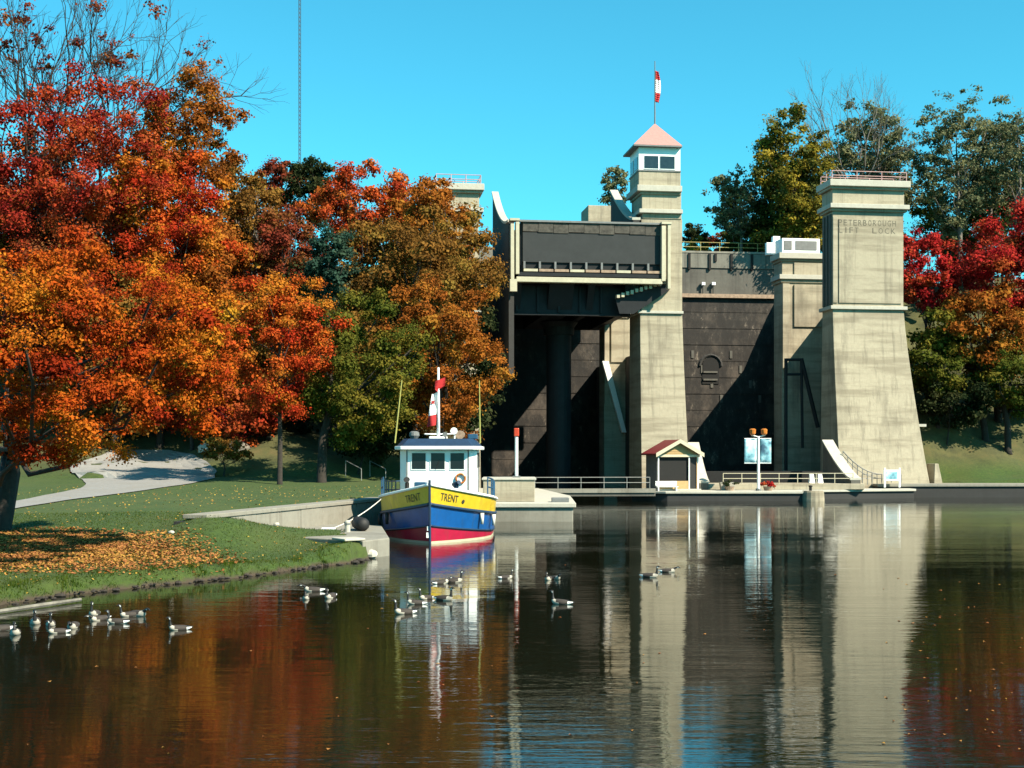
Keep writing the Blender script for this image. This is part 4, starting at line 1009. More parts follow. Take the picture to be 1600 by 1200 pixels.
def leaf_cloud(rg, lobes, n_total, leaf, up=.45):
    """lobes: array (k,5) x y z radius tint -> diamond leaves over the lobes' skins"""
    k = len(lobes); w = lobes[:, 3] ** 2; w = w / w.sum()
    idx = rg.choice(k, n_total, p=w)
    d = rg.normal(size=(n_total, 3)); d /= np.linalg.norm(d, axis=1)[:, None]
    rad = lobes[idx, 3] * np.clip(.62 + rg.normal(size=n_total) * .30, .05, 1.5)
    stray = rg.rand(n_total) < .05; rad[stray] *= rg.uniform(1.0, 1.35, stray.sum())
    c = lobes[idx, :3] + d * rad[:, None] * np.array([1, 1, .68])
    nrm = d * .75 + np.array([0, 0, up]) + rg.normal(size=(n_total, 3)) * .55; nrm /= np.linalg.norm(nrm, axis=1)[:, None]
    t = np.cross(nrm, rg.normal(size=(n_total, 3))); t /= np.linalg.norm(t, axis=1)[:, None] + 1e-9
    b_ = np.cross(nrm, t)
    ls = rg.uniform(.70, 1.40, k)[idx]; a = (leaf * .5 * rg.uniform(.55, 1.35, n_total) * ls)[:, None]
    v = np.stack([c - t * a, c + b_ * a * .72 - nrm * a * .18, c + t * a, c - b_ * a * .72 - nrm * a * .18], 1).reshape(-1, 3)
    q = np.arange(n_total * 4).reshape(-1, 4)
    tn = np.clip(lobes[idx, 4] * .80 + rg.rand(n_total) * .20, 0, 1)
    return v, q, tn

def limb(mb, a, b_, r0, r1, rg, wob=.08, n=5, sides=6):
    a, b_ = np.array(a, float), np.array(b_, float); ln = np.linalg.norm(b_ - a)
    pts_ = [a]; 
    for k in range(1, n + 1):
        t = k / n; p = a + (b_ - a) * t + np.array([0, 0, -.10 * ln * math.sin(math.pi * t)]) * (1 if abs(b_[2] - a[2]) < ln * .9 else 0)
        if k < n: p = p + rg.normal(size=3) * wob * ln * .35
        pts_.append(p)
    mb.tube(pts_, [r0 + (r1 - r0) * k / n for k in range(n + 1)], sides); return pts_

def tree(name, label, group, px, d, box, pal, seed, lobe=.16, leafpx=4.6, dens=5.0, hollow=.45, trunk_r=None, bark='bark', low=1.0, limbs=16, skew=(0, 0, 0), depthk=.9, base=None, pal2=None, twigs=0, lean=0.0, bias=0.0):
    """box: the crown's pixel box (x0, y0, x1, y1) at distance d"""
    rg = np.random.RandomState(seed)
    s = d / FPX
    x0, y0, x1, y1 = box
    c = P((x0 + x1) / 2, (y0 + y1) / 2, d) + np.array(skew, float)
    rx, rz = (x1 - x0) / 2 * s, (y1 - y0) / 2 * s
    ry = rx * depthk
    bxp = P(px, 700, d)[0]
    bz_ = hz(bxp, d) if base is None else base
    t = empty(name, (bxp, d, bz_ - .05), 0, label, 'tree', group)
    loc = np.array([bxp, d, bz_ - .05])
    # lobes through the crown
    lr = lobe * (rx * rz) ** .5 * 1.75
    nl = int(1.75 / (lobe ** 2))
    L_ = []
    k = 0
    while len(L_) < nl and k < nl * 40:
        k += 1
        p = rg.uniform(-1, 1, 3); r_ = np.linalg.norm(p)
        if r_ > 1 or (r_ < hollow and rg.rand() < .85): continue
        wide = 1 - .35 * max(0, -p[2]) ** 2 * (2 - low)           # narrower at the top or foot
        bump_ = 1 + .16 * math.sin(p[0] * 6 + seed) * math.cos(p[2] * 7 + seed * 2) + .10 * math.sin(p[1] * 9 + seed)
        q = p * bump_
        rr_ = lr * rg.uniform(.55, 1.15)
        m_ = .90
        L_.append([c[0] + q[0] * wide * rx * m_, c[1] + q[1] * wide * ry * m_, c[2] + q[2] * rz * m_, rr_, np.clip(rg.normal(.5, .27) + bias * p[2], 0, 1)])
    L_ = np.array(L_)
    for _ in range(4):                                            # openings in the crown
        hd = rg.normal(size=3); hd /= np.linalg.norm(hd); hc = c + hd * np.array([rx, ry, rz]) * .8
        keep = np.linalg.norm((L_[:, :3] - hc) / np.array([rx, ry, rz]), axis=1) > .30
        if keep.sum() > 6: L_ = L_[keep]
    leaf = leafpx * s
    area = math.pi * (x1 - x0) * (y1 - y0) / 4
    n_total = int(1.55 * dens * area / (leafpx ** 2 * .36))
    v, q, tn = leaf_cloud(rg, L_, n_total, leaf)
    np_mesh('crown', v - loc, q, LM[pal], t, tn)
    # trunk and limbs
    mb = MB(); top = np.array([c[0] * .5 + bxp * .5, d + (c[1] - d) * .5, c[2] + rz * .45])
    tr = trunk_r or max(.16, rx * .055)
    b0 = np.array([bxp, d, bz_ - .3])
    along = lambda f_: b0 + (top - b0) * np.array([f_ ** 2.2, f_ ** 2.2, f_])      # upright foot, leaning higher up
    tp = [b0, b0 + (0, 0, .5)] + [along(f_) + rg.normal(size=3) * .04 * rx * np.array([1, 1, 0]) for f_ in (.3, .5, .7, .88, 1)]
    mb.tube(tp, [tr * 1.35, tr * 1.05, tr * .9, tr * .7, tr * .48, tr * .28, tr * .1], 9)
    hi_ = np.nonzero(L_[:, 2] > c[2] - .35 * rz)[0]
    for i in rg.choice(hi_, min(limbs, len(hi_)), replace=False):
        tgt = L_[i, :3]; f_ = np.clip((tgt[2] - b0[2]) / (top[2] - b0[2] + 1e-6) * rg.uniform(.45, .75), .22, .9)
        st = along(f_)
        pts_ = limb(mb, st, tgt, tr * .42 * (1 - f_ * .6), .03 + tr * .03, rg, sides=5)
        for _ in range(twigs):
            a_ = pts_[rg.randint(2, 5)]; dr = rg.normal(size=3); dr[2] = abs(dr[2]) + .5; dr /= np.linalg.norm(dr)
            limb(mb, a_, a_ + dr * rx * rg.uniform(.25, .6), tr * .10, .02, rg, sides=4, n=4)
    mb.v = [(a - loc[0], b_ - loc[1], c_ - loc[2]) for a, b_, c_ in mb.v]
    mb.build('trunk', M[bark], t, rel=False, smooth=True)
    return t

def bare_tree(name, label, group, px, d, top, seed, spread, pal=None, stems=5, tufts=0, bark='bark', base=None, r0=.22, leafpx=4.6, first=.35):
    rg = np.random.RandomState(seed); s = d / FPX
    bxp = P(px, 700, d)[0]; bz_ = hz(bxp, d) if base is None else base
    loc = np.array([bxp, d, bz_ - .05]); t = empty(name, tuple(loc), 0, label, 'tree', group)
    zt_ = P(px, top, d)[2]; mb = MB(); ends = []
    def grow(a, dr, ln, r_, depth):
        b_ = a + dr * ln; pts_ = [a, a + (b_ - a) * .35 + rg.normal(size=3) * ln * .03, a + (b_ - a) * .7 + rg.normal(size=3) * ln * .04, b_]
        mb.tube(pts_, [r_, r_ * .85, r_ * .68, r_ * .5], 6 if depth > 2 else 4)
        if depth == 0: ends.append(b_); return
        for k in range(3 if depth > 1 else 4):
            nd = dr + rg.normal(size=3) * .34 + np.array([0, 0, .16]); nd /= np.linalg.norm(nd)
            grow(pts_[2 if k % 2 else 3], nd, ln * rg.uniform(.52, .74), r_ * .52, depth - 1)
    b0 = loc.copy(); hgt_ = zt_ - bz_
    fork = b0 + (0, 0, hgt_ * first); mb.tube([b0 - (0, 0, .3), b0 + (0, 0, .6), fork], [r0 * 1.4, r0 * 1.1, r0 * .9], 8)
    for k in range(stems):
        an = 2 * math.pi * k / stems + rg.rand() * .6
        dr = np.array([math.cos(an) * spread, math.sin(an) * spread, 1.0]); dr /= np.linalg.norm(dr)
        grow(fork, dr, hgt_ * .25 * rg.uniform(.85, 1.1), r0 * .6, 4)
    mb.v = [(a - loc[0], b_ - loc[1], c_ - loc[2]) for a, b_, c_ in mb.v]
    mb.build('trunk', M[bark], t, rel=False)
    if tufts and pal:
        e = np.array(ends); sel = e[rg.choice(len(e), min(tufts, len(e)), replace=False)]
        lob = np.column_stack([sel, rg.uniform(.6, 1.7, len(sel)) * spread * 2.2, rg.rand(len(sel))])
        v, q, tn = leaf_cloud(rg, lob, tufts * 48, leafpx * s)
        np_mesh('crown', v - loc, q, LM[pal], t, tn)
    return t

GL, GR = 'autumn trees on the left bank and hillside', 'trees above the right bank'
# foreground maple and its neighbours
tree('maple_tree', 'huge orange maple at the left edge with dark trunk on the lawn', GL, 2, 60, (-130, 395, 330, 700), 'amber', 11, lobe=.08, leafpx=4.2, dens=3.7, trunk_r=.46, limbs=26, low=1.6, hollow=.55, skew=(3.6, -9.5, -.75), depthk=1.3)
tree('maple_tree', 'tall red maple rising behind the orange maple on the far left', GL, 60, 132, (-80, 95, 330, 520), 'redmaple', 12, lobe=.075, leafpx=4.2, dens=2.0, limbs=34, twigs=1, trunk_r=.33, hollow=.35)
tree('maple_tree', 'rusty orange treetop standing highest beside the bare branches', GL, 290, 137, (200, 95, 388, 320), 'rust', 13, lobe=.11, leafpx=4.2, dens=3.2, limbs=16)
tree('maple_tree', 'bright red orange maple filling the middle of the left treeline', GL, 250, 131, (150, 210, 370, 500), 'flame', 31, lobe=.10, leafpx=4.3, dens=3.2)
bare_tree('bare_tree', 'nearly leafless tree with thin upright branches in the top left corner', GL, 40, 134, -80, 21, .30, 'darkred', stems=8, tufts=60, r0=.5, first=.30)
bare_tree('bare_tree', 'nearly leafless tree leaning right behind the rusty treetop', GL, 150, 136, -30, 24, .42, 'darkred', stems=6, tufts=22, r0=.4, first=.4)
tree('maple_tree', 'red and gold maple with a slim trunk out on the lawn', GL, 437, 106, (330, 420, 548, 668), 'flame', 14, lobe=.10, leafpx=4.2, dens=3.8, trunk_r=.22, pal2='orange', bias=.25)
tree('maple_tree', 'golden maple tucked low between the orange and red maples', GL, 300, 128, (215, 425, 420, 700), 'orange', 32, lobe=.13, leafpx=4.8, dens=4.2, trunk_r=.2)
tree('maple_tree', 'low red boughs hanging over the path end', GL, 385, 125, (320, 590, 450, 710), 'redmaple', 33, lobe=.17, leafpx=4.8, dens=4, trunk_r=.15)
tree('maple_tree', 'olive green maple left of the boat, its thick trunk in shade', GL, 502, 110, (458, 445, 672, 712), 'olive', 15, lobe=.10, leafpx=4.0, dens=4.0, trunk_r=.42)
tree('oak_tree', 'rust brown oak whose boughs reach the black pit', GL, 690, 118, (585, 425, 800, 705), 'rust', 16, lobe=.09, leafpx=4.0, dens=4.0, trunk_r=.35, low=1.5)
tree('oak_tree', 'dull brown oak above the boat mast, below the red crown', GL, 650, 130, (545, 330, 788, 525), 'brown', 17, lobe=.12, leafpx=4.4, dens=4.6)
tree('oak_tree', 'brown red oak hiding the shaft of the left tower', GL, 680, 138, (622, 266, 745, 460), 'rust', 18, lobe=.125, leafpx=4.4, dens=4.6)
tree('maple_tree', 'bright red crown at the top of the left hill skyline', GL, 555, 150, (470, 246, 655, 400), 'firered', 19, lobe=.125, leafpx=4.4, dens=4.6)
tree('spruce_tree', 'bluish green spruce in the middle of the red hillside', GL, 512, 128, (472, 345, 560, 480), 'spruce', 20, lobe=.14, leafpx=4.0, dens=5.0)
tree('maple_tree', 'dark wine red tree left of the spruce', GL, 440, 136, (390, 315, 510, 470), 'darkred', 22, lobe=.14, leafpx=4.4, dens=4.4)
tree('oak_tree', 'olive brown thinning tree beneath the radio mast', GL, 400, 142, (325, 228, 470, 430), 'brown', 23, lobe=.12, leafpx=4.4, dens=3.0, twigs=1, bark='palebark')
tree('pine_tree', 'dark green pine on the skyline right of the radio mast', GL, 486, 165, (440, 238, 535, 360), 'darkgreen', 25, lobe=.14, leafpx=4.2, dens=4.6)
tree('maple_tree', 'wine red treetop on the skyline directly under the mast', GL, 440, 172, (395, 236, 480, 340), 'darkred', 26, lobe=.15, leafpx=4.4, dens=4.4)
tree('maple_tree', 'shadowed dark red tree deep behind the foreground maple', GL, 120, 132, (-60, 330, 290, 690), 'darkred', 27, lobe=.12, leafpx=4.8, dens=3.4)
tree('maple_tree', 'brown tree deep behind the bright red maple', GL, 350, 134, (240, 330, 450, 690), 'rust', 28, lobe=.13, leafpx=4.8, dens=3.6)
tree('bush', 'dark green shrubs under the olive maple behind the boat', GL, 560, 122, (500, 600, 680, 735), 'darkgreen', 29, lobe=.14, leafpx=4.6, dens=4.5, trunk_r=.1)
tree('bush', 'low bush beside the pale rock at the end of the path', GL, 350, 118, (318, 682, 400, 722), 'brown', 30, lobe=.2, leafpx=4.6, dens=4.5, trunk_r=.08)
tree('oak_tree', 'brown oak at the hill foot behind the olive maple', GL, 590, 126, (500, 480, 690, 700), 'brown', 34, lobe=.12, leafpx=4.6, dens=4.0)
# the packed second row up the hill
HILL_LABELS = ['rusty tree at the far left edge, shaded behind the big orange maple',
    'dull brown tree behind the orange maple, above the path',
    'brown tree in shade between the gold and red maples',
    'dark green tree in the gap between red maple and olive maple',
    'brown crown on the slope between spruce and bright red crown',
    'dark green tree in shade behind the olive maple',
    'rusty crown on the slope right under the skyline red tree',
    'brown tree in shade at the foot of the left tower',
    'dark green tree in deep shade beside the black pit',
    'dark red tree high on the hill left of the spruce',
    'dark red tree in the gap behind the bright red maple',
    'dark red tree standing deepest behind the leafless branches']
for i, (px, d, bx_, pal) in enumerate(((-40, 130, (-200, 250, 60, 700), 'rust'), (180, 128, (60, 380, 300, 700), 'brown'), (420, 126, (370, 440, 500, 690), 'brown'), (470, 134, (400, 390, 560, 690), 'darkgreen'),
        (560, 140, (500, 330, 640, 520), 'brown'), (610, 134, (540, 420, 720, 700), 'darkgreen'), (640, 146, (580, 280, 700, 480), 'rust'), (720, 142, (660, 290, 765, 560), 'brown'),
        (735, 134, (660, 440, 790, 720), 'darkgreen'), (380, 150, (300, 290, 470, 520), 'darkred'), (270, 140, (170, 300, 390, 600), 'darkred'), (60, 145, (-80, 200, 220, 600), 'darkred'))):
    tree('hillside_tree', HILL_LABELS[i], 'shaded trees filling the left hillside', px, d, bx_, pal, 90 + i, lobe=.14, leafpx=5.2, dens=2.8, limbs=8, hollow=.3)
# behind the lock
tree('poplar_tree', 'small grey green poplar peeping over the chamber beside the cabin', GR, 962, 205, (942, 250, 984, 345), 'poplar', 41, lobe=.17, leafpx=4.0, dens=2.8, base=UP)
for i, (x, b_, pal, lab) in enumerate(((1085, (1068, 370, 1112, 402), 'yellowgreen', 'yellow green bush behind the left end of the gate railing'), (1078, (1062, 345, 1112, 390), 'darkgreen', 'dark bush beside the centre tower above the gate railing'),
                                  (1130, (1095, 358, 1165, 400), 'darkred', 'dark red brown bush behind the middle of the gate railing'), (1180, (1140, 345, 1225, 400), 'darkgreen', 'dark bush behind the right end of the gate railing'))):
    tree('bush', lab, GR, x, 203 + 3 * i, b_, pal, 50 + i, lobe=.2, leafpx=4.2, dens=4.5, trunk_r=.1, base=UP)
tree('poplar_tree', 'grey green poplar with open crown left of the tall poplars', GR, 1160, 192, (1098, 262, 1196, 375), 'poplar', 42, lobe=.085, leafpx=4.0, dens=2.3, twigs=1, base=UP, bark='palebark')
tree('poplar_tree', 'broad green poplar with yellow patches left of the right tower', GR, 1245, 186, (1168, 160, 1312, 410), 'yellowgreen', 43, lobe=.095, leafpx=4.2, dens=3.8, base=UP)
tree('poplar_tree', 'dark green poplar directly behind the right tower left edge', GR, 1225, 190, (1175, 230, 1300, 420), 'green', 47, lobe=.12, leafpx=4.2, dens=3.6, base=UP)
bare_tree('bare_tree', 'tall half bare poplar with dead branches over the right tower', GR, 1335, 190, 95, 44, .55, 'poplar', stems=7, tufts=0, r0=.30, base=UP, bark='palebark', leafpx=4.4)
tree('poplar_tree', 'sparse grey green poplar above the right tower cornice', GR, 1375, 194, (1290, 150, 1432, 330), 'poplar', 45, lobe=.11, leafpx=4.2, dens=2.0, twigs=2, base=UP, bark='palebark')
tree('poplar_tree', 'tall grey green poplar right of the right tower', GR, 1500, 186, (1422, 132, 1565, 395), 'poplar', 46, lobe=.07, leafpx=4.0, dens=1.9, twigs=1, base=UP, bark='palebark')
tree('poplar_tree', 'grey green poplar cut off by the right edge of the picture', GR, 1590, 184, (1535, 165, 1680, 380), 'poplar', 48, lobe=.075, leafpx=4.0, dens=1.9, twigs=1, base=UP, bark='palebark')
tree('poplar_tree', 'dark green poplar mass low behind the rear abutment', GR, 1250, 200, (1105, 285, 1330, 425), 'green', 67, lobe=.11, leafpx=4.2, dens=3.6, base=UP)
tree('poplar_tree', 'grey green poplar filling in behind the dead branches', GR, 1360, 199, (1275, 190, 1445, 420), 'poplar', 68, lobe=.08, leafpx=4.0, dens=2.0, base=UP, bark='palebark')
tree('poplar_tree', 'poplar standing in the gap between the two far right poplars', GR, 1550, 196, (1490, 150, 1625, 420), 'poplar', 69, lobe=.08, leafpx=4.0, dens=2.0, base=UP, bark='palebark')
tree('poplar_tree', 'dark green poplar low behind the crimson crowns', GR, 1490, 200, (1400, 260, 1640, 440), 'green', 70, lobe=.11, leafpx=4.2, dens=3.4, base=UP)
tree('maple_tree', 'crimson maple touching the right tower shaft', GR, 1450, 172, (1395, 345, 1502, 500), 'crimson', 61, lobe=.135, leafpx=4.4, dens=4.6)
tree('maple_tree', 'large crimson and orange maple at the right edge', GR, 1560, 170, (1478, 318, 1690, 545), 'crimson', 62, lobe=.115, leafpx=4.6, dens=4.6)
tree('maple_tree', 'rust orange maple below the crimson crowns on the right bank', GR, 1540, 166, (1455, 440, 1640, 600), 'rust', 63, lobe=.12, leafpx=4.6, dens=4.4)
tree('maple_tree', 'olive and gold maple beside the flared right tower', GR, 1465, 165, (1402, 475, 1525, 640), 'olive', 64, lobe=.135, leafpx=4.6, dens=4.4)
tree('maple_tree', 'dark olive tree low at the right edge above the grass', GR, 1575, 164, (1500, 520, 1690, 655), 'olive', 65, lobe=.13, leafpx=4.6, dens=4.4)
tree('bush', 'dark shrubs at the top of the grass slope beside the right tower', GR, 1480, 163, (1428, 585, 1560, 672), 'darkgreen', 66, lobe=.15, leafpx=4.6, dens=4.4, trunk_r=.1)

# ------------------------------------------------------------------ radio mast
rm = empty('radio_mast', (P(468, 300, 600)[0], 600, UP), 0, 'very tall thin radio mast rising above the left treeline', 'radio mast')
cx = P(468, 300, 600)[0]
for k in range(3):
    a_ = 2 * math.pi * k / 3 + .3
    MB().tube([(.55 * math.cos(a_), .55 * math.sin(a_), 0), (.55 * math.cos(a_), .55 * math.sin(a_), 230)], .14, 5).build('mast_leg', M['mast'], rm, rel=False)
mb = MB()
for q in range(115):
    for k in range(3):
        a_, c_ = 2 * math.pi * k / 3 + .3, 2 * math.pi * (k + 1) / 3 + .3
        mb.tube([(.55 * math.cos(a_), .55 * math.sin(a_), q * 2), (.55 * math.cos(c_), .55 * math.sin(c_), q * 2 + 2)], .07, 4)
lb = mb.build('lattice', M['mast'], rm, rel=False); lb['kind'] = 'stuff'

# ------------------------------------------------------------------ small things on the banks
def rock(name, label, loc, r, seed, mat='stone', group=None):
    rg = np.random.RandomState(seed); mb = MB(); n_, m_ = 9, 6; rr = []
    for k in range(m_ + 1):
        th = math.pi * (.03 + .94 * k / m_)
        rr.append([(r[0] * math.sin(th) * math.cos(2 * math.pi * i / n_) * rg.uniform(.8, 1.15), r[1] * math.sin(th) * math.sin(2 * math.pi * i / n_) * rg.uniform(.8, 1.15), -r[2] * math.cos(th) * rg.uniform(.85, 1.1)) for i in range(n_)])
    mb.rings(rr); o = mb.build(name, M[mat]); o.location = loc
    return tag(o, label, 'rock', group)
for i, (px, py, r, lab) in enumerate(((322, 706, (.9, .7, .6), 'pale boulder at the far end of the path'), (372, 704, (1.2, .9, .7), 'grey boulder on the grass slope beside the low bush'), (268, 834, (.16, .14, .1), 'tiny pale stone alone on the lawn near the tree shade'), (576, 868, (.3, .25, .24), 'round pale stone at the foot of the low ledge'))):
    q = on_ground(px, py) if i != 3 else np.array([-6.75, 61.6, .1])
    rock('boulder', lab, (q[0], q[1], q[2] + r[2] * .4), r, 70 + i, 'coping' if i != 1 else 'stone')
# rubble and earth clods along the waterline
rg = np.random.RandomState(9); mb = MB()
sh = np.array(shore[3:]); seg = np.hypot(*np.diff(sh, axis=0).T); cum = np.append(0, np.cumsum(seg))
for k in range(150):
    t = rg.uniform(0, cum[-1]); i = min(np.searchsorted(cum, t, 'right') - 1, len(seg) - 1); f_ = (t - cum[i]) / seg[i]
    p = sh[i] + (sh[i + 1] - sh[i]) * f_ + rg.normal(size=2) * .16; r = rg.uniform(.02, .10) * (1.6 if rg.rand() < .1 else 1)
    mb.ball((p[0], p[1], rg.uniform(-.01, .08)), (r * rg.uniform(1, 1.7), r * rg.uniform(.8, 1.3), r * .6), 6, 4)
o = mb.build('rubble', M['bark']); tag(o, 'stones and earth clods along the left waterline', 'rubble', None, 'stuff')
q0, q1 = G(-5, 957, .06), G(126, 938, .06)
world_thing('edging_plank', MB().tube([q0 + (0, 0, .02), (q0 + q1) / 2 + (.05, .02, .03), q1 + (0, 0, .03)], [.07, .08, .06], 6), M['stone'], 'long weathered timber lying along the waterline at lower left', 'timber', 0)

# handrails of steps left of the boat
for i, (px, py) in enumerate(((540, 742), (578, 742))):
    q = on_ground(px, py + 3)
    hr = empty('step_handrail', tuple(q), 0, ('white handrail of the garden steps farther from the boat', 'white handrail of the garden steps just left of the boat')[i], 'handrail', 'handrails of the garden steps')
    MB().tube([(q[0], q[1], q[2]), (q[0], q[1], q[2] + 1.5), (q[0] + 1.7, q[1] - 2.0, q[2] + .75), (q[0] + 1.7, q[1] - 2.0, q[2] - .4)], .04, 6).build('rail', M['greyrail'], hr)

# scattered leaves on the lawn, grass tufts
def scatter(name, n_, fn, size, mat, label, lift=.02, tiltk=.35, seed=3):
    rg = np.random.RandomState(seed); x, y = fn(rg, n_)
    z = hgt(x, y); ok = z > .12; x, y, z = x[ok], y[ok], z[ok]; n_ = len(x)
    c = np.column_stack([x, y, z + lift + rg.rand(n_) * .03])
    nrm = np.array([0, 0, 1.]) + rg.normal(size=(n_, 3)) * tiltk; nrm /= np.linalg.norm(nrm, axis=1)[:, None]
    t = np.cross(nrm, rg.normal(size=(n_, 3))); t /= np.linalg.norm(t, axis=1)[:, None]; b_ = np.cross(nrm, t); a = size * .5 * rg.uniform(.6, 1.4, n_)[:, None]
    v = np.stack([c - t * a, c + b_ * a * .8, c + t * a, c - b_ * a * .8], 1).reshape(-1, 3)
    o = np_mesh(name, v, np.arange(n_ * 4).reshape(-1, 4), mat, None, rg.rand(n_)); return tag(o, label, 'leaves', None, 'stuff')
PALLIT = leafmat('fallen_leaf', [(0.16, 0.060, 0.026), (0.30, 0.115, 0.045), (0.42, 0.18, 0.065), (0.46, 0.25, 0.06)], .1)
def litter(rg, n_):
    x = rg.uniform(-36, -9, n_ * 4); y = rg.uniform(44, 70, n_ * 4)
    dd = np.hypot((x + 22) / 8.2, (y - 53.5) / 5.8); k = rg.rand(n_ * 4) < np.clip(1.35 - dd, 0, 1) ** 1.1
    return x[k][:n_], y[k][:n_]
scatter('fallen_leaves', 62000, litter, .125, PALLIT, 'carpet of orange fallen leaves under the foreground maple')
def litter2(rg, n_):
    x = rg.uniform(-36, -8, n_); y = 43 + 60 * rg.rand(n_) ** 1.4; return x, y
scatter('scattered_leaves', 3200, litter2, .10, leafmat('yellow_fallen_leaf', [(0.30, 0.14, 0.03), (0.50, 0.30, 0.06), (0.58, 0.42, 0.08), (0.45, 0.2, 0.05)], .1), 'single yellow leaves strewn over the green lawn', seed=4)
rg = np.random.RandomState(12); n_ = 130000
x = rg.uniform(-34, -7.5, n_); y = 42 + 26 * rg.rand(n_) ** 1.3; s_ = shoredist(x, y); z = hgt(x, y); ok = (z > .08) & ((rg.rand(n_) < .55) | (s_ < 1.6)); x, y, z = x[ok], y[ok], z[ok]; n_ = len(x)
clump = np.sin(x * 2.1) * np.sin(y * 1.7 + x) ; hb = rg.uniform(.03, .085, n_) * np.where(rg.rand(n_) < .05, 1.8, 1) * np.where((shoredist(x, y) < .9) & (clump > .35), 3.2, 1); an = rg.uniform(0, math.pi, n_); w_ = rg.uniform(.008, .02, n_)
v = np.stack([np.column_stack([x - np.cos(an) * w_, y - np.sin(an) * w_, z - .01]), np.column_stack([x + np.cos(an) * w_, y + np.sin(an) * w_, z - .01]), np.column_stack([x + rg.normal(size=n_) * .04, y + rg.normal(size=n_) * .04, z + hb])], 1).reshape(-1, 3)
o = np_mesh('grass', v, np.arange(n_ * 3).reshape(-1, 3), leafmat('grass_blade', [(0.022, 0.05, 0.004), (0.048, 0.096, 0.008), (0.085, 0.135, 0.016), (0.13, 0.155, 0.03)], .4), None, rg.rand(n_)); tag(o, 'tufts of lawn grass on the near left bank', 'grass', None, 'stuff')
# leaves afloat
rg = np.random.RandomState(15); c = []
for k in range(105):
    px = rg.uniform(20, 1600); py = rg.uniform(880, 1195)
    if px < 560 and py < 1000: continue
    if rg.rand() < .5: px = rg.uniform(1380, 1600); py = rg.uniform(900, 1180)
    c.append(G(px, py, 0.006))
c = np.array(c); n_ = len(c); an = rg.uniform(0, 6.28, n_); a = rg.uniform(.025, .06, n_)[:, None] * (c[:, 1:2] / 40 + .35)
t = np.column_stack([np.cos(an), np.sin(an), np.zeros(n_)]); b_ = np.column_stack([-np.sin(an), np.cos(an), np.zeros(n_)])
v = np.stack([c - t * a, c + b_ * a * .8 + (0, 0, .02), c + t * a, c - b_ * a * .8 + (0, 0, .015)], 1).reshape(-1, 3)
o = np_mesh('floating_leaves', v, np.arange(n_ * 4).reshape(-1, 4), PALLIT, None, rg.rand(n_)); tag(o, 'loose autumn leaves afloat on the dark water', 'leaves', None, 'stuff')

# potted flowers and posts on the dock
for i, (px, py, pal, lab) in enumerate(((1140, 756, 'darkgreen', 'dark green planting left of the banner pole'), (1200, 757, 'crimson', 'red flowers in a tub right of the banner pole'))):
    q = P(px, 766, 139.4); t = empty('flower_tub', (q[0], q[1], 1.062), 0, lab, 'flower tub')
    MB().rings([[(r_ * math.cos(a_), r_ * math.sin(a_), z) for a_ in np.linspace(0, 2 * math.pi, 12, endpoint=False)] for z, r_ in ((0, .4), (.45, .55))]).build('tub', M['wood'], t, rel=False)
    rg = np.random.RandomState(80 + i); lob = np.column_stack([rg.normal(size=(9, 3)) * np.array([.45, .3, .12]) + np.array([0, 0, .7]), rg.uniform(.2, .35, 9), rg.rand(9)])
    v, qd, tn = leaf_cloud(rg, lob, 700, .16); np_mesh('plant', v, qd, LM[pal], t, tn)

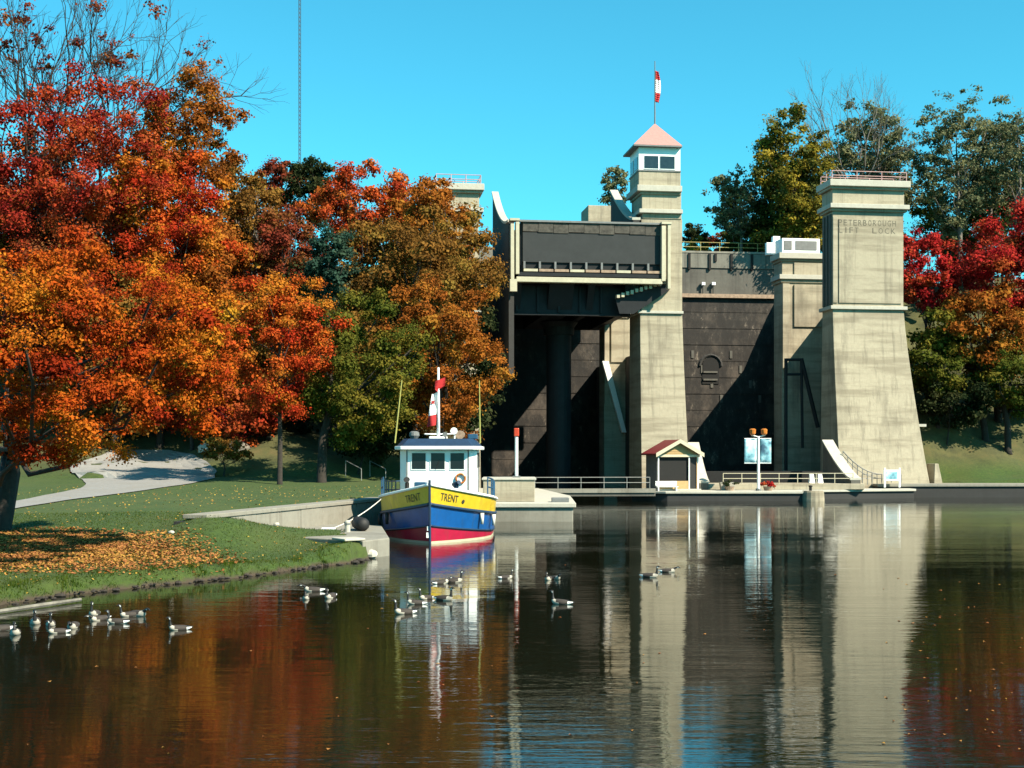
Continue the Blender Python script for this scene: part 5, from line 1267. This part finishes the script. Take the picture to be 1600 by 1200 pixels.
# ------------------------------------------------------------------ geese
gm = [plain('goose_back', (0.055, 0.042, 0.034), .8, 0, .4, 9), plain('goose_black', (0.010, 0.010, 0.011), .6), plain('goose_breast', (0.62, 0.57, 0.48), .85, 0, .15, 8), plain('goose_white', (0.80, 0.79, 0.76), .8, 0, .05)]
def goose_mesh(neck):
    # spine from tail to bill: (x, z, half width, half height)
    body = [(-.56, .135, .015, .012), (-.50, .13, .07, .028), (-.42, .115, .115, .062), (-.28, .09, .165, .115), (-.10, .075, .19, .145), (.08, .075, .185, .150), (.22, .085, .155, .140), (.31, .12, .115, .115), (.36, .19, .072, .078)]
    if neck == 'up': nk = [(.375, .28, .050, .052), (.385, .38, .042, .043), (.39, .46, .042, .042), (.405, .515, .052, .050), (.445, .535, .050, .046), (.49, .53, .038, .035), (.53, .518, .022, .018), (.58, .505, .014, .008)]
    elif neck == 'low': nk = [(.41, .235, .050, .050), (.46, .26, .043, .043), (.52, .275, .042, .042), (.565, .285, .052, .048), (.61, .285, .048, .044), (.65, .275, .036, .032), (.69, .26, .021, .016), (.735, .245, .013, .008)]
    else: nk = [(.35, .27, .050, .052), (.32, .33, .043, .043), (.30, .385, .042, .042), (.325, .425, .052, .048), (.365, .43, .049, .045), (.41, .42, .036, .033), (.45, .405, .021, .017), (.50, .39, .013, .008)]
    sp = body + nk; n_ = 12; me_v = []; fs = []; mi = []
    for k, (x, z, ry, rz_) in enumerate(sp):
        a, c_ = sp[max(k - 1, 0)], sp[min(k + 1, len(sp) - 1)]; tx, tz = c_[0] - a[0], c_[1] - a[1]; l_ = math.hypot(tx, tz); tx, tz = tx / l_, tz / l_
        if k < 7: tx, tz = 1, 0
        for i in range(n_):
            t = 2 * math.pi * i / n_
            me_v.append((x - tz * rz_ * math.sin(t), ry * math.cos(t), z + tx * rz_ * math.sin(t)))
    nb = len(body)
    for k in range(len(sp) - 1):
        for i in range(n_):
            j = (i + 1) % n_; fs.append((k * n_ + i, k * n_ + j, (k + 1) * n_ + j, (k + 1) * n_ + i))
            s_ = math.sin(2 * math.pi * (i + .5) / n_)
            if k < 1: m_ = 1
            elif k < 3: m_ = 1 if s_ > .3 else 3
            elif k < 5: m_ = 0 if s_ > -.35 else 2
            elif k < 6: m_ = 0 if s_ > .1 else 2
            elif k < nb - 1: m_ = 2 if s_ < .75 else 0
            elif k < nb + 2: m_ = 1
            elif k < nb + 5: m_ = 3 if -.75 < s_ < .25 and k < nb + 4 else 1
            else: m_ = 1
            mi.append(m_)
    fs.append(tuple(range(n_ - 1, -1, -1))); mi.append(1); fs.append(tuple((len(sp) - 1) * n_ + i for i in range(n_))); mi.append(1)
    me = bpy.data.meshes.new('goose'); me.from_pydata(me_v, [], fs)
    for m_ in gm: me.materials.append(m_)
    me.polygons.foreach_set('material_index', mi); me.polygons.foreach_set('use_smooth', [True] * len(fs)); me.update()
    return me
gmesh = {k: goose_mesh(k) for k in ('up', 'low', 'tuck')}
GEESE = [  # px, py of the waterline, heading (deg, 0 = picture right, 270 = towards camera), pose, label
 (2, 985, 200, 'up', 'goose half cut off by the left edge of the picture'),
 (24, 991, 290, 'tuck', 'goose nearest the lower left corner, white breast to camera'),
 (55, 974, 300, 'up', 'goose swimming between the timber and the left flock front'),
 (79, 977, 285, 'up', 'upright goose just behind the front pair of the left flock'),
 (91, 989, 200, 'up', 'foremost goose in the middle of the left flock, head high'),
 (114, 981, 285, 'low', 'goose with lowered head at the right of the left flock front'),
 (147, 961, 260, 'up', 'goose nearest the left bank, above the rest of its flock'),
 (156, 969, 215, 'low', 'goose feeding right below the one nearest the left bank'),
 (184, 974, 175, 'up', 'goose facing left with thin black neck, in the middle of the left water'),
 (203, 963, 195, 'up', 'left bird of the close pair behind the left facing goose'),
 (216, 962, 330, 'low', 'right bird of the close pair, pale flank to camera'),
 (280, 984, 200, 'up', 'lone goose swimming off to the right of the left flock'),
 (478, 936, 280, 'tuck', 'left goose of three near the bank, white breast forward'),
 (490, 924, 190, 'low', 'rear goose of the three off the grassy point'),
 (516, 934, 265, 'tuck', 'right goose of three off the grassy point'),
 (632, 959, 200, 'up', 'front goose of the string below the boat bow'),
 (650, 944, 200, 'up', 'second goose of the string below the boat bow'),
 (666, 936, 215, 'up', 'third goose of the string, nearest the boat stem reflection'),
 (694, 938, 330, 'up', 'dark backed goose facing right below the red reflection'),
 (689, 912, 20, 'low', 'darker goose close under the boat bow'),
 (709, 910, 350, 'up', 'goose close under the boat bow, heading right'),
 (790, 904, 5, 'up', 'dark goose alone right of the boat, facing right'),
 (857, 906, 260, 'tuck', 'left bird of the tight pair in front of the pier'),
 (869, 905, 300, 'low', 'right bird of the tight pair in front of the pier'),
 (877, 944, 180, 'up', 'pale goose leading a wake into the dark centre water'),
 (1015, 902, 340, 'up', 'left goose before the centre tower reflection, neck raised'),
 (1043, 894, 350, 'low', 'right goose before the centre tower reflection, head low'),
]
for px, py, hd, pose, lab in GEESE:
    q = G(px, py, 0)
    o = bpy.data.objects.new('goose', gmesh[pose]); COL.objects.link(o)
    sc_ = rnd.uniform(.66, .86); o.location = (q[0], q[1], -.01); o.rotation_euler = (rnd.uniform(-.08, .08), rnd.uniform(-.07, .05), math.radians(hd + rnd.uniform(-14, 14))); o.scale = (sc_,) * 3
    tag(o, lab, 'goose', 'geese on the canal')
